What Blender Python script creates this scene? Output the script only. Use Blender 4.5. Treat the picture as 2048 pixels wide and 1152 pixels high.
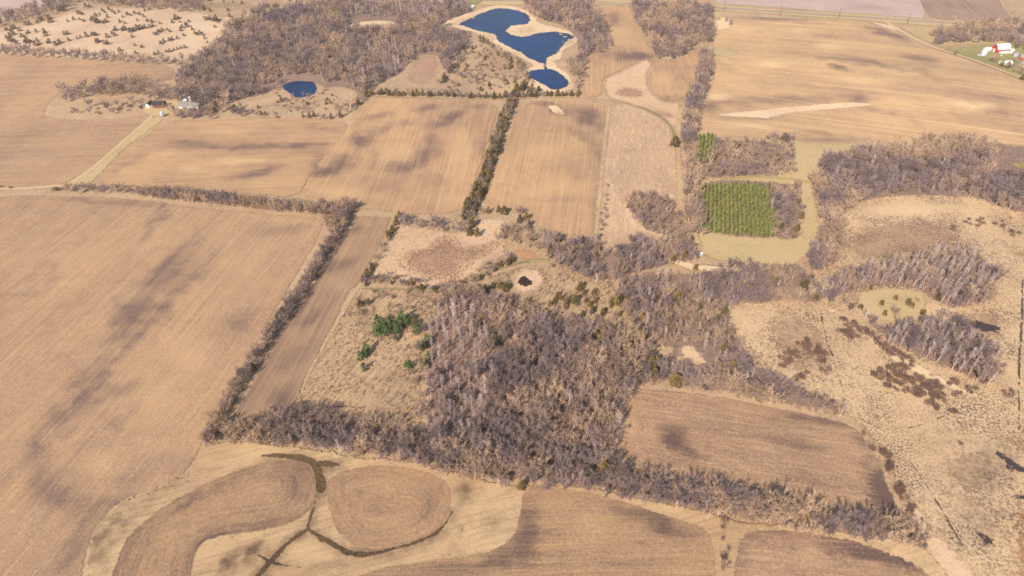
import bpy, math, random
import numpy as np
from mathutils import Vector, Matrix
from mathutils.geometry import delaunay_2d_cdt

random.seed(7)
R0 = random.Random(5)
RS = np.random.RandomState(11)
for _o in list(bpy.data.objects):
    bpy.data.objects.remove(_o)
SC = bpy.context.scene
COL = SC.collection

# ------------------------------------------------------------------ camera, sky, sun, exposure
ALT, PITCH, FPX = 260.0, math.radians(39.3), 1280.0
cam_data = bpy.data.cameras.new("camera")
cam_data.sensor_width = 36.0
cam_data.lens = 36.0 * FPX / 2048.0
cam_data.clip_end = 30000.0
cam_data.clip_start = 1.0
cam = bpy.data.objects.new("camera", cam_data)
COL.objects.link(cam)
cam.location = (0, 0, ALT)
cam.rotation_euler = (math.pi / 2 - PITCH, 0, 0)
SC.camera = cam

SUN_EL = math.radians(37.0)
SH = Vector((0.49, 0.872))            # where shadows point on the ground
SUN_AZ = math.atan2(-SH.x, -SH.y)
world = bpy.data.worlds.new("World")
SC.world = world
world.use_nodes = True
nt = world.node_tree
sky = nt.nodes.new("ShaderNodeTexSky")
sky.sky_type = 'NISHITA'
sky.sun_disc = False
sky.sun_elevation = SUN_EL
sky.sun_rotation = SUN_AZ
sky.altitude = 300.0
bg = nt.nodes["Background"]
bg.inputs["Strength"].default_value = 0.11
nt.links.new(sky.outputs[0], bg.inputs["Color"])

sun_data = bpy.data.lights.new("sun", 'SUN')
sun_data.energy = 4.6
sun_data.angle = math.radians(0.5)
sun_data.color = (1.0, 0.902, 0.79)
sun = bpy.data.objects.new("sun", sun_data)
COL.objects.link(sun)
to_sun = Vector((-SH.x * math.cos(SUN_EL), -SH.y * math.cos(SUN_EL), math.sin(SUN_EL)))
sun.rotation_euler = to_sun.to_track_quat('Z', 'Y').to_euler()
sun.location = (0, 0, 500)

SC.view_settings.view_transform = 'Standard'
SC.view_settings.look = 'None'
SC.view_settings.exposure = 0.40
SC.view_settings.gamma = 1.0
SC.render.resolution_x, SC.render.resolution_y = 1024, 576
SC.cycles.max_bounces = 4
SC.cycles.diffuse_bounces = 2
SC.cycles.glossy_bounces = 2
SC.cycles.volume_bounces = 0
SC.cycles.transparent_max_bounces = 24
SC.cycles.use_denoising = False
SC.cycles.filter_width = 1.75

# ------------------------------------------------------------------ numeric helpers
def _hash(ix, iy, seed):
    h = (ix.astype(np.int64) * 374761393 + iy.astype(np.int64) * 668265263 + seed * 1442695041) & 0xffffffff
    h = ((h ^ (h >> 13)) * 1274126177) & 0xffffffff
    return ((h ^ (h >> 16)) & 0xffff) / 65535.0

def vnoise(x, y, seed=0):
    x = np.asarray(x, float); y = np.asarray(y, float)
    ix, iy = np.floor(x), np.floor(y)
    fx, fy = x - ix, y - iy
    fx = fx * fx * (3 - 2 * fx); fy = fy * fy * (3 - 2 * fy)
    a = _hash(ix, iy, seed); b = _hash(ix + 1, iy, seed)
    c = _hash(ix, iy + 1, seed); d = _hash(ix + 1, iy + 1, seed)
    return (a * (1 - fx) + b * fx) * (1 - fy) + (c * (1 - fx) + d * fx) * fy

def fbm(x, y, seed=0, octs=3):
    s, a, t = 0.0, 0.5, 0.0
    for k in range(octs):
        s = s + a * vnoise(x * 2 ** k, y * 2 ** k, seed + k * 17); t += a; a *= 0.5
    return s / t

CF = np.array([0, math.cos(PITCH), -math.sin(PITCH)])
CU = np.array([0, math.sin(PITCH), math.cos(PITCH)])

def ray(px, py):
    u = (np.asarray(px, float) - 1024) / FPX
    v = -(np.asarray(py, float) - 576) / FPX
    return u, CF[1] + v * CU[1], CF[2] + v * CU[2]

def flat(px, py, z=0.0):
    dx, dy, dz = ray(px, py)
    t = (z - ALT) / dz
    return dx * t, dy * t

_ponds = [(1000, 45, 110), (1085, 90, 100), (1095, 160, 60), (600, 178, 45), (1048, 564, 18), (920, 527, 18), (1960, 655, 40), (2020, 920, 40)]
PONDS = [(*flat(a, b), r) for a, b, r in _ponds]
HILL = flat(235, 60)
HILL2 = flat(1760, 150)

def height(x, y):
    x = np.asarray(x, float); y = np.asarray(y, float)
    h = (1.3 * np.sin(x / 47.0 + 0.6 * np.sin(y / 83.0)) * np.sin(y / 61.0 + 1.3)
         + 1.6 * np.sin(x / 91.0 - y / 117.0 + 2.1) + 1.1 * np.sin(y / 38.0 + x / 140.0))
    far = np.clip((y - 120) / 400.0, 0.25, 1.0)
    h = h * far
    h = h + 11.0 * np.exp(-(((x - HILL[0]) / 190) ** 2 + ((y - HILL[1]) / 120) ** 2))
    h = h + 4.0 * np.exp(-(((x - HILL2[0]) / 120) ** 2 + ((y - HILL2[1]) / 110) ** 2))
    for (a, b, r) in PONDS:
        d2 = ((x - a) ** 2 + (y - b) ** 2) / (r * r)
        h = h * (1 - np.exp(-d2 * d2))
    return h

def world_of(px, py):
    x, y = flat(px, py)
    for _ in range(7):
        x, y = flat(px, py, height(x, y))
    return x, y

def proj(x, y, z):
    x = np.asarray(x, float); y = np.asarray(y, float); dz = np.asarray(z, float) - ALT
    d = y * CF[1] + dz * CF[2]
    v = y * CU[1] + dz * CU[2]
    return 1024 + FPX * x / d, 576 - FPX * v / d

def inside(poly, x, y):
    x = np.asarray(x, float); y = np.asarray(y, float)
    c = np.zeros(x.shape, bool)
    n = len(poly)
    for i in range(n):
        x0, y0 = poly[i]; x1, y1 = poly[(i + 1) % n]
        if y0 == y1:
            continue
        m = ((y0 > y) != (y1 > y)) & (x < (x1 - x0) * (y - y0) / (y1 - y0) + x0)
        c ^= m
    return c

def seg_dist(pts, x, y, closed=False):
    d = np.full(np.shape(x), 1e18)
    n = len(pts)
    for i in range(n if closed else n - 1):
        ax, ay = pts[i]; bx, by = pts[(i + 1) % n]
        ex, ey = bx - ax, by - ay
        L = ex * ex + ey * ey + 1e-9
        t = np.clip(((x - ax) * ex + (y - ay) * ey) / L, 0, 1)
        d = np.minimum(d, (x - ax - t * ex) ** 2 + (y - ay - t * ey) ** 2)
    return np.sqrt(d)

def resample(P, step, closed=True):
    out = []
    n = len(P)
    for i in range(n if closed else n - 1):
        a, b = P[i], P[(i + 1) % n]
        L = math.hypot(b[0] - a[0], b[1] - a[1])
        k = max(1, int(L / step))
        for j in range(k):
            t = j / k
            out.append((a[0] + (b[0] - a[0]) * t, a[1] + (b[1] - a[1]) * t))
    if not closed:
        out.append(P[-1])
    return out

def smooth(P, it=2, closed=True):
    for _ in range(it):
        Q = []
        n = len(P)
        rng = range(n) if closed else range(n - 1)
        if not closed:
            Q.append(P[0])
        for i in rng:
            a, b = P[i], P[(i + 1) % n]
            Q.append((a[0] * .75 + b[0] * .25, a[1] * .75 + b[1] * .25))
            Q.append((a[0] * .25 + b[0] * .75, a[1] * .25 + b[1] * .75))
        if not closed:
            Q.append(P[-1])
        P = Q
    return P

class Poly(list):
    mid = ()

def band(line, widths):
    """polygon (photo pixels) around a line whose half width varies, in metres on the ground"""
    W = [tuple(map(float, world_of(a, b))) for a, b in smooth(line, 2, False)]
    W = resample(W, 6, False)
    n = len(W)
    L, R = [], []
    for i, (x, y) in enumerate(W):
        x0, y0 = W[max(0, i - 1)]; x1, y1 = W[min(n - 1, i + 1)]
        tx, ty = x1 - x0, y1 - y0
        m = math.hypot(tx, ty) + 1e-9
        t = i / max(1, n - 1) * (len(widths) - 1)
        k = min(int(t), len(widths) - 2) if len(widths) > 1 else 0
        w = widths[k] + (widths[k + 1] - widths[k]) * (t - k) if len(widths) > 1 else widths[0]
        L.append((x - ty / m * w, y + tx / m * w)); R.append((x + ty / m * w, y - tx / m * w))
    out = Poly(L + R[::-1])
    out.mid = resample(W, max(.7, min(widths) * .7), False)
    return out

# ------------------------------------------------------------------ materials
def lin(c):
    return tuple((v / 255 / 12.92 if v / 255 <= .04045 else ((v / 255 + .055) / 1.055) ** 2.4) for v in c) + (1.0,)

class NB:
    def __init__(s, name):
        s.m = bpy.data.materials.new(name); s.m.use_nodes = True
        s.t = s.m.node_tree; s.b = s.t.nodes["Principled BSDF"]
        s.b.inputs["Roughness"].default_value = 0.9
        if "Specular IOR Level" in s.b.inputs:
            s.b.inputs["Specular IOR Level"].default_value = 0.15
    def n(s, typ, **kw):
        nd = s.t.nodes.new(typ)
        for k, v in kw.items():
            setattr(nd, k, v)
        return nd
    def l(s, a, b):
        s.t.links.new(a, b)
    def set(s, sock, v):
        if hasattr(v, "links") or isinstance(v, bpy.types.NodeSocket):
            s.l(v, sock)
        else:
            sock.default_value = v
    def math(s, op, a, b=0.0, clamp=False):
        nd = s.n("ShaderNodeMath", operation=op); nd.use_clamp = clamp
        s.set(nd.inputs[0], a); s.set(nd.inputs[1], b)
        return nd.outputs[0]
    def mix(s, f, a, b, blend='MIX'):
        nd = s.n("ShaderNodeMix", data_type='RGBA', blend_type=blend)
        s.set(nd.inputs[0], f); s.set(nd.inputs[6], a); s.set(nd.inputs[7], b)
        return nd.outputs[2]
    def attr(s, name):
        return s.n("ShaderNodeAttribute", attribute_name=name).outputs["Fac"]
    def pos(s):
        return s.n("ShaderNodeNewGeometry").outputs["Position"]
    def noise(s, vec, scale, detail=3.0, rough=.55):
        nd = s.n("ShaderNodeTexNoise"); nd.inputs["Scale"].default_value = scale
        nd.inputs["Detail"].default_value = detail; nd.inputs["Roughness"].default_value = rough
        s.l(vec, nd.inputs["Vector"])
        return nd.outputs["Fac"]
    def comb(s, x, y, z=0.0):
        nd = s.n("ShaderNodeCombineXYZ")
        s.set(nd.inputs[0], x); s.set(nd.inputs[1], y); s.set(nd.inputs[2], z)
        return nd.outputs[0]
    def ramp(s, f, lo, hi):
        nd = s.n("ShaderNodeMapRange"); nd.clamp = True
        s.set(nd.inputs[0], f); nd.inputs[1].default_value = lo; nd.inputs[2].default_value = hi
        return nd.outputs[0]
    def bump(s, h, strength, dist):
        nd = s.n("ShaderNodeBump"); nd.inputs["Strength"].default_value = strength
        nd.inputs["Distance"].default_value = dist
        s.l(h, nd.inputs["Height"]); s.l(nd.outputs[0], s.b.inputs["Normal"])
    def color(s, c):
        s.set(s.b.inputs["Base Color"], c)
    def rim(s, width, hard=.35, scale=.45):
        """ragged margin: the growth thins out over the last metres of a sheet"""
        n = s.noise(s.pos(), scale, 4.0, .7)
        q = s.math('ADD', s.math('DIVIDE', s.attr("rim"), width), s.math('MULTIPLY', s.math('SUBTRACT', n, .5), 2.4))
        s.l(s.ramp(q, .45 - hard * .5, .45 + hard * .5), s.b.inputs["Alpha"])

def soil(name, base, dark, pale, row=1.4, rows=.35, grain=.25, along=26.0, broad=.4, straw=0.0, rim=2.2, lines=.4):
    """tilled or stubble ground: wet and eroded places come from the sheet's own data, rows run along its u and v"""
    b = NB(name)
    u, v = b.attr("u"), b.attr("v")
    wet, pal = b.attr("wet"), b.attr("pale")
    fine = b.noise(b.comb(b.math('DIVIDE', u, row), b.math('DIVIDE', v, along)), 1.0, 2.0)
    wide = b.noise(b.comb(b.math('DIVIDE', u, row * 5.5), b.math('DIVIDE', v, along * 7)), 1.0, 2.0)
    P = b.pos()
    big = b.noise(P, 0.012, 4.0)
    gr = b.noise(P, 0.9, 4.0, .75)
    mid = b.noise(P, 0.11, 3.0)
    f0 = b.math('SUBTRACT', fine, .5); w0 = b.math('SUBTRACT', wide, .5)
    st = b.math('ADD', b.math('MULTIPLY', f0, rows), b.math('MULTIPLY', w0, rows * broad * 2))
    wfac = b.math('ADD', wet, b.math('MULTIPLY', st, 2.3))
    wfac = b.math('ADD', wfac, b.math('MULTIPLY', b.math('SUBTRACT', big, .5), 1.5))
    wfac = b.math('ADD', wfac, b.math('MULTIPLY', b.math('SUBTRACT', mid, .5), .6))
    c = b.mix(b.math('MULTIPLY', b.ramp(wfac, -.3, .95), .95), lin(base), lin(dark))
    c = b.mix(b.math('MULTIPLY', pal, b.ramp(mid, .1, .75), True), c, lin(pale))
    lines = b.math('MULTIPLY', b.math('SUBTRACT', 1.0, b.math('MULTIPLY', wet, .75), True), lines)
    straw = b.math('MULTIPLY', b.math('SUBTRACT', 1.0, b.math('MULTIPLY', wet, .85), True), straw) if straw else 0
    thin = b.noise(b.comb(b.math('DIVIDE', u, row * .75), b.math('DIVIDE', v, along * 1.6), 3.7), 1.0, 1.0)
    c = b.mix(b.math('MULTIPLY', b.ramp(thin, .56, .72), lines), c, lin(pale))
    c = b.mix(b.math('MULTIPLY', b.ramp(thin, .42, .3), b.math('MULTIPLY', lines, .5)), c, lin(dark))
    if straw:
        c = b.mix(b.math('MULTIPLY', b.ramp(b.math('ADD', b.math('MULTIPLY', gr, .6), b.math('MULTIPLY', fine, .4)), .5, .68), straw), c, lin(pale))
    k = b.math('ADD', b.math('MULTIPLY', b.math('SUBTRACT', gr, .5), grain * 2.2), b.math('ADD', b.math('MULTIPLY', st, .45), 1.0))
    nd = b.n("ShaderNodeVectorMath", operation='SCALE'); b.l(c, nd.inputs[0]); b.l(k, nd.inputs[3])
    b.color(nd.outputs[0])
    b.bump(b.math('ADD', b.math('MULTIPLY', gr, .6), fine), .5, .25)
    if rim:
        b.rim(rim)
    return b.m

def grassy(name, base, alt, dark, scale=.35, speck=.35, lo=.52, hi=.7, streak=0.0, big=.012, rim=3.0, blotch=.25):
    b = NB(name)
    P = b.pos()
    wet = b.attr("wet"); pal = b.attr("pale")
    g1 = b.noise(P, scale, 5.0, .7)
    g2 = b.noise(P, big, 4.0, .6)
    g3 = b.noise(P, scale * .18, 3.0)
    c = b.mix(b.ramp(g2, .35, .65), lin(base), lin(alt))
    g4 = b.noise(P, .03, 3.0)
    vary = b.math('ADD', b.math('MULTIPLY', b.ramp(g4, .34, .66), 1.0), .35)
    c = b.mix(b.math('MULTIPLY', b.math('MULTIPLY', b.ramp(g1, lo, hi), vary), speck, True), c, lin(dark))
    c = b.mix(b.math('MULTIPLY', b.ramp(g3, .5, .75), blotch), c, lin(dark))
    if streak:
        s1 = b.noise(b.comb(b.math('DIVIDE', b.attr("u"), 1.5), b.math('DIVIDE', b.attr("v"), 30.0)), 1.0, 3.0)
        c = b.mix(b.math('MULTIPLY', b.ramp(s1, .47, .63), streak), c, lin(dark))
    c = b.mix(b.math('MULTIPLY', wet, b.ramp(g3, .15, .6), True), c, lin(dark))
    c = b.mix(b.math('MULTIPLY', pal, b.ramp(g3, .15, .6), True), c, lin(alt))
    k = b.math('ADD', b.math('MULTIPLY', b.math('SUBTRACT', g1, .5), .7), 1.0)
    nd = b.n("ShaderNodeVectorMath", operation='SCALE'); b.l(c, nd.inputs[0]); b.l(k, nd.inputs[3])
    b.color(nd.outputs[0])
    b.bump(g1, .6, .4)
    if rim:
        b.rim(rim)
    return b.m

def plain(name, c, var=.25, scale=1.0, rough=.85, spec=.2, rand=.0):
    b = NB(name)
    g = b.noise(b.n("ShaderNodeTexCoord").outputs["Object"], scale, 4.0, .65)
    k = b.math('ADD', b.math('MULTIPLY', b.math('SUBTRACT', g, .5), var * 2), 1.0)
    if rand:
        r = b.n("ShaderNodeObjectInfo").outputs["Random"]
        k = b.math('MULTIPLY', k, b.math('ADD', b.math('MULTIPLY', b.math('SUBTRACT', r, .5), rand * 2), 1.0))
    nd = b.n("ShaderNodeVectorMath", operation='SCALE')
    nd.inputs[0].default_value = lin(c)[:3]; b.l(k, nd.inputs[3])
    b.color(nd.outputs[0])
    b.b.inputs["Roughness"].default_value = rough
    b.b.inputs["Specular IOR Level"].default_value = spec
    return b.m

def plantmat(name, c1, c2, c3=None, rand=.3, transl=0.0):
    """bark, twigs or needles: every plant its own tint between the given colours"""
    b = NB(name)
    r = b.n("ShaderNodeObjectInfo").outputs["Random"]
    c = b.mix(r, lin(c1), lin(c2))
    if c3:
        r2 = b.math('FRACT', b.math('MULTIPLY', r, 7.31))
        c = b.mix(b.ramp(r2, .55, 1.0), c, lin(c3))
    g = b.noise(b.n("ShaderNodeTexCoord").outputs["Object"], .7, 2.0)
    k = b.math('ADD', b.math('MULTIPLY', b.math('SUBTRACT', g, .5), .7), 1.0)
    k = b.math('MULTIPLY', k, b.math('ADD', b.math('MULTIPLY', b.math('SUBTRACT', b.math('FRACT', b.math('MULTIPLY', r, 13.7)), .5), rand * 2), 1.0))
    nd = b.n("ShaderNodeVectorMath", operation='SCALE'); b.l(c, nd.inputs[0]); b.l(k, nd.inputs[3])
    b.color(nd.outputs[0])
    b.b.inputs["Specular IOR Level"].default_value = .1
    return b.m

def watermat(name, c, rough=.12, ripple=.12):
    b = NB(name)
    P = b.pos()
    g = b.noise(P, .02, 3.0)
    b.color(b.mix(b.ramp(g, .35, .65), lin(c), tuple(v * 1.7 for v in lin(c)[:3]) + (1,)))
    b.b.inputs["Roughness"].default_value = rough
    b.b.inputs["Specular IOR Level"].default_value = .5
    b.b.inputs["IOR"].default_value = 1.33
    b.bump(b.noise(P, .35, 2.0), ripple, .2)
    b.rim(2.2, .1, .5)
    return b.m

M = {}
M['soil_tan'] = soil("tan_tilled_soil", (194, 155, 113), (116, 91, 82), (220, 184, 132), row=1.6, rows=.4, along=40, lines=.25)
M['soil_warm'] = soil("warm_tilled_soil", (195, 156, 114), (118, 92, 82), (216, 178, 126), row=1.8, rows=.42, along=45, lines=.35)
M['soil_left'] = soil("pale_brown_stubble_soil", (184, 147, 110), (112, 89, 81), (204, 167, 122), row=1.6, rows=.65, grain=.4, along=34, straw=.4, lines=.36)
M['soil_brown'] = soil("brown_stubble_soil", (172, 136, 104), (98, 77, 69), (200, 164, 124), row=1.5, rows=1.1, grain=.5, along=14, straw=.6, lines=.45)
M['soil_strip'] = soil("bare_brown_strip_soil", (172, 137, 105), (106, 84, 75), (192, 156, 118), row=1.5, rows=.8, along=50)
M['soil_round'] = soil("contoured_brown_soil", (170, 134, 100), (102, 81, 71), (196, 160, 116), row=1.2, rows=1.0, grain=.5, along=18, straw=.4, rim=1.4, lines=.32)
M['soil_pink'] = soil("pale_pinkish_soil", (196, 168, 152), (156, 130, 122), (206, 180, 160), row=3, rows=.4, along=90)
M['soil_far'] = soil("far_ochre_soil", (208, 169, 122), (132, 104, 90), (234, 200, 146), row=4.0, rows=.32, along=120, broad=.9)
M['soil_furrow'] = soil("furrowed_brown_soil", (168, 138, 114), (118, 95, 85), (182, 152, 126), row=7, rows=1.6, along=260)
M['stubble'] = soil("grassy_stubble", (194, 158, 122), (138, 112, 94), (220, 190, 152), row=2.2, rows=.7, grain=.7, along=10, straw=.7)
M['dry'] = grassy("dry_grass", (186, 153, 118), (198, 167, 128), (122, 98, 82), .5, .6, .45, .62, rim=0)
M['dry_soft'] = grassy("short_dry_grass", (192, 162, 120), (186, 160, 114), (148, 122, 90), .5, .45, .45, .65)
M['lawn'] = grassy("green_yellow_lawn", (142, 136, 82), (164, 148, 96), (112, 110, 66), .5, .4)
M['olive'] = grassy("olive_mown_grass", (196, 168, 124), (188, 162, 114), (156, 132, 96), .5, .4, rim=4)
M['waterway'] = grassy("straw_waterway_grass", (190, 155, 116), (212, 179, 134), (112, 88, 68), 1.0, .5, .46, .64, rim=2.5, streak=.3)
M['wetweed'] = grassy("dark_wet_weeds", (98, 76, 52), (124, 98, 64), (56, 44, 34), .9, .8, .42, .58, rim=.9)
M['sedge'] = grassy("sedge_marsh", (210, 175, 133), (218, 185, 142), (98, 77, 66), 1.0, .9, .46, .58, rim=5, blotch=.3)
M['sedge_bright'] = grassy("bright_reed_straw", (220, 188, 146), (230, 200, 160), (158, 128, 102), .8, .55, .47, .64)
M['rust'] = grassy("rusty_sedge", (176, 132, 86), (190, 150, 102), (104, 78, 60), .5, .8, .45, .62, rim=14)
M['cattail'] = grassy("red_brown_cattails", (178, 140, 112), (194, 157, 126), (112, 86, 74), 1.0, .75, .47, .62, rim=13)
M['marsh_straw'] = grassy("pinkish_marsh_straw", (208, 172, 134), (220, 186, 148), (148, 116, 94), .9, .6, .47, .63, rim=6)
M['hill'] = grassy("grazed_hill_grass", (216, 186, 150), (204, 170, 138), (156, 126, 106), .35, .6, .47, .64)
M['litter'] = grassy("leaf_litter", (158, 130, 110), (144, 118, 103), (92, 75, 71), .4, .7, .46, .64, rim=6)
M['meadow'] = grassy("old_meadow_grass", (204, 171, 128), (188, 156, 118), (118, 98, 82), .9, .6, .47, .64, streak=.42, blotch=.3)
M['track'] = grassy("worn_grass_track", (180, 152, 106), (168, 146, 98), (136, 114, 78), .7, .4, rim=.6)
M['green_track'] = grassy("green_grass_track", (136, 128, 78), (154, 136, 90), (112, 100, 66), .7, .4, rim=1)
M['gravel'] = grassy("pale_gravel", (206, 174, 132), (196, 166, 126), (158, 130, 98), .8, .4, rim=.5)
M['asphalt'] = grassy("worn_grey_road", (168, 148, 132), (160, 140, 126), (132, 114, 102), .3, .3, rim=.6)
M['orange'] = grassy("bare_orange_earth", (188, 140, 98), (180, 142, 106), (138, 106, 84), .5, .5, rim=5)
M['mud'] = grassy("dark_mud", (84, 66, 58), (106, 86, 72), (54, 44, 42), .7, .7, .45, .6, rim=.55)
M['pool'] = grassy("dark_marsh_pool", (66, 56, 58), (80, 66, 64), (46, 40, 44), .6, .6, .45, .6, rim=3.5)
M['track_edge'] = grassy("thin_field_margin", (196, 164, 122), (206, 176, 134), (138, 110, 86), .6, .7, .46, .62, rim=2)
M['reeds'] = grassy("reeds_in_water", (214, 180, 136), (196, 162, 120), (120, 96, 80), .9, .6, .46, .62, rim=1.2)
M['water'] = watermat("blue_lake_water", (6, 38, 74), .22, .06)
M['darkwater'] = watermat("dark_pond_water", (46, 35, 26), .2, .1)

# ------------------------------------------------------------------ ground sheets
N_SHEET = [0]
LAYERS = []

def prop(o, **kw):
    for k, v in kw.items():
        if v is not None:
            o[k] = v
    return o

def mesh_obj(name, verts, faces, mat, parent=None, smooth_=False):
    me = bpy.data.meshes.new(name)
    me.from_pydata([tuple(v) for v in verts], [], [tuple(f) for f in faces])
    if mat is not None:
        for m_ in (mat if isinstance(mat, (list, tuple)) else [mat]):
            me.materials.append(m_)
    if smooth_:
        me.polygons.foreach_set("use_smooth", [True] * len(me.polygons))
    me.update()
    o = bpy.data.objects.new(name, me)
    COL.objects.link(o)
    if parent is not None:
        o.parent = parent
    return o

def add_attr(me, name, arr):
    a = me.attributes.new(name, 'FLOAT', 'POINT')
    a.data.foreach_set("value", np.asarray(arr, np.float32))

def blobs(px, py, lst):
    """soft patches given where they lie on the land: (x, y, rx, ry, tilt in degrees, strength)"""
    w = np.zeros(px.shape)
    n1 = (fbm(px / 26.0, py / 15.0, 5, 4) - .5) * 2.0
    n2 = (fbm(px / 26.0, py / 15.0, 9, 4) - .5) * 2.0
    for (cx, cy, rx, ry, ang, s) in lst:
        a = math.radians(ang)
        dx, dy = px - cx + n1 * rx * .55, py - cy + n2 * ry * .55
        uu = (dx * math.cos(a) + dy * math.sin(a)) / rx
        vv = (-dx * math.sin(a) + dy * math.cos(a)) / ry
        w = w + s * np.clip(1.35 - np.sqrt(uu * uu + vv * vv), 0, 1)
    return w

def sheet(name, poly, mat, step=5.0, rows=None, wet=(), pale=(), soft=2, edge=.9, concentric=False, edge_wet=0.0, world_poly=False, edge_pale=0.0, lines=()):
    if world_poly:
        W = poly
    else:
        P = smooth(poly, soft) if soft else poly
        W = [tuple(map(float, world_of(a, b))) for a, b in P]
    W = resample(W, step * .8)
    # an uneven natural edge
    n = len(W)
    xs = np.array([p[0] for p in W]); ys = np.array([p[1] for p in W])
    jx = (fbm(xs / 7.0, ys / 7.0, 31) - .5) * 2 * edge * 1.6
    jy = (fbm(xs / 7.0, ys / 7.0, 57) - .5) * 2 * edge * 1.6
    W = [(float(a + c), float(b + d)) for a, b, c, d in zip(xs, ys, jx, jy)]
    gx = np.arange(xs.min(), xs.max(), step); gy = np.arange(ys.min(), ys.max(), step)
    G = np.array(np.meshgrid(gx, gy)).reshape(2, -1) if len(gx) and len(gy) else np.zeros((2, 0))
    if G.shape[1]:
        G = G + RS.uniform(-.2, .2, G.shape) * step
        m = inside(W, G[0], G[1])
        G = G[:, m]
        if G.shape[1]:
            d = seg_dist(W, G[0], G[1], True)
            G = G[:, d > step * .45]
    mid = [p for p in getattr(poly, 'mid', ())[1:-1]]
    if mid:
        mx = np.array(mid)
        if len(mid) and G.shape[1]:
            G = G[:, seg_dist(mid, G[0], G[1]) > step * .4] if len(mid) > 1 else G
        k = inside(W, mx[:, 0], mx[:, 1]) & (seg_dist(W, mx[:, 0], mx[:, 1], True) > .05)
        G = np.concatenate([G, mx[k].T], 1) if G.shape[1] else mx[k].T
    co = [Vector(p) for p in W] + [Vector((float(a), float(b))) for a, b in G.T]
    vs, _e, fs, *_ = delaunay_2d_cdt(co, [], [list(range(n))], 1, 1e-4)
    V = np.array([(v.x, v.y) for v in vs])
    N_SHEET[0] += 1
    bb = (V[:, 0].min(), V[:, 0].max(), V[:, 1].min(), V[:, 1].max())
    lay = 1
    for (q, w2, v2, l2) in LAYERS:
        if l2 >= lay and q[0] < bb[1] and q[1] > bb[0] and q[2] < bb[3] and q[3] > bb[2]:
            if inside(w2, V[:, 0], V[:, 1]).any() or inside(W, v2[:, 0], v2[:, 1]).any():
                lay = l2 + 1
    LAYERS.append((bb, W, V, lay))
    z = height(V[:, 0], V[:, 1]) + 0.01 + 0.045 * lay
    o = mesh_obj(name, np.column_stack([V, z]), fs, mat, smooth_=True)
    me = o.data
    if me.polygons and me.polygons[0].normal.z < 0:
        me.flip_normals()
    px, py = proj(V[:, 0], V[:, 1], z)
    dist = seg_dist(W, V[:, 0], V[:, 1], True)
    add_attr(me, "rim", dist)
    if concentric:
        u = dist; v = np.arctan2(V[:, 1] - V[:, 1].mean(), V[:, 0] - V[:, 0].mean()) * 40
    else:
        if rows is None:
            dx, dy = 0.0, 1.0
        else:
            a = world_of(*rows[0]); b = world_of(*rows[1])
            dx, dy = float(b[0] - a[0]), float(b[1] - a[1])
            m = math.hypot(dx, dy); dx /= m; dy /= m
        u = V[:, 0] * dy - V[:, 1] * dx; v = V[:, 0] * dx + V[:, 1] * dy
    add_attr(me, "u", u); add_attr(me, "v", v)
    ww = blobs(px, py, wet)
    for (ln, hw, st) in lines:
        LW = [tuple(map(float, world_of(a, b))) for a, b in smooth(ln, 2, False)]
        dl = seg_dist(LW, V[:, 0] + (fbm(V[:, 0] / 6, V[:, 1] / 6, 3) - .5) * hw, V[:, 1] + (fbm(V[:, 0] / 6, V[:, 1] / 6, 8) - .5) * hw)
        ww = np.maximum(ww, st * np.clip(1.3 - dl / hw, 0, 1))
    if edge_wet:
        ww = ww + edge_wet * np.clip(1 - dist / 9.0, 0, 1)
    pp = blobs(px, py, pale)
    if edge_pale:
        pp = pp + edge_pale * np.clip(1 - dist / 6.0, 0, 1)
    add_attr(me, "wet", np.clip(ww, 0, 1.2)); add_attr(me, "pale", np.clip(pp, 0, 1))
    o["kind"] = "structure"
    return o

# base land, one sheet out to the horizon
def base_ground():
    ax = np.concatenate([-np.geomspace(9000, 1250, 14), np.arange(-1200, 1201, 8.0), np.geomspace(1250, 9000, 14)])
    ay = np.concatenate([-np.geomspace(6000, 90, 10), np.arange(-60, 1300, 8.0), np.geomspace(1320, 14000, 16)])
    X, Y = np.meshgrid(ax, ay)
    x, y = X.ravel(), Y.ravel()
    z = height(x, y) - .12
    nx, ny = len(ax), len(ay)
    idx = np.arange(nx * ny).reshape(ny, nx)
    q = np.stack([idx[:-1, :-1], idx[:-1, 1:], idx[1:, 1:], idx[1:, :-1]], -1).reshape(-1, 4)
    me = bpy.data.meshes.new("ground")
    me.vertices.add(nx * ny); me.vertices.foreach_set("co", np.column_stack([x, y, z]).ravel())
    me.loops.add(q.size); me.loops.foreach_set("vertex_index", q.ravel().astype(np.int32))
    me.polygons.add(len(q)); me.polygons.foreach_set("loop_start", np.arange(0, q.size, 4, dtype=np.int32))
    me.update(calc_edges=True); me.validate()
    me.polygons.foreach_set("use_smooth", [True] * len(me.polygons))
    me.materials.append(M['dry'])
    add_attr(me, "wet", np.zeros(nx * ny)); add_attr(me, "pale", np.zeros(nx * ny)); add_attr(me, "rim", np.full(nx * ny, 99.0))
    o = bpy.data.objects.new("ground", me); COL.objects.link(o); o["kind"] = "structure"
base_ground()

# regions, in photo pixels (2048 x 1152), laid on the land through the camera's own geometry
VP = (1260, -473)

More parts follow.
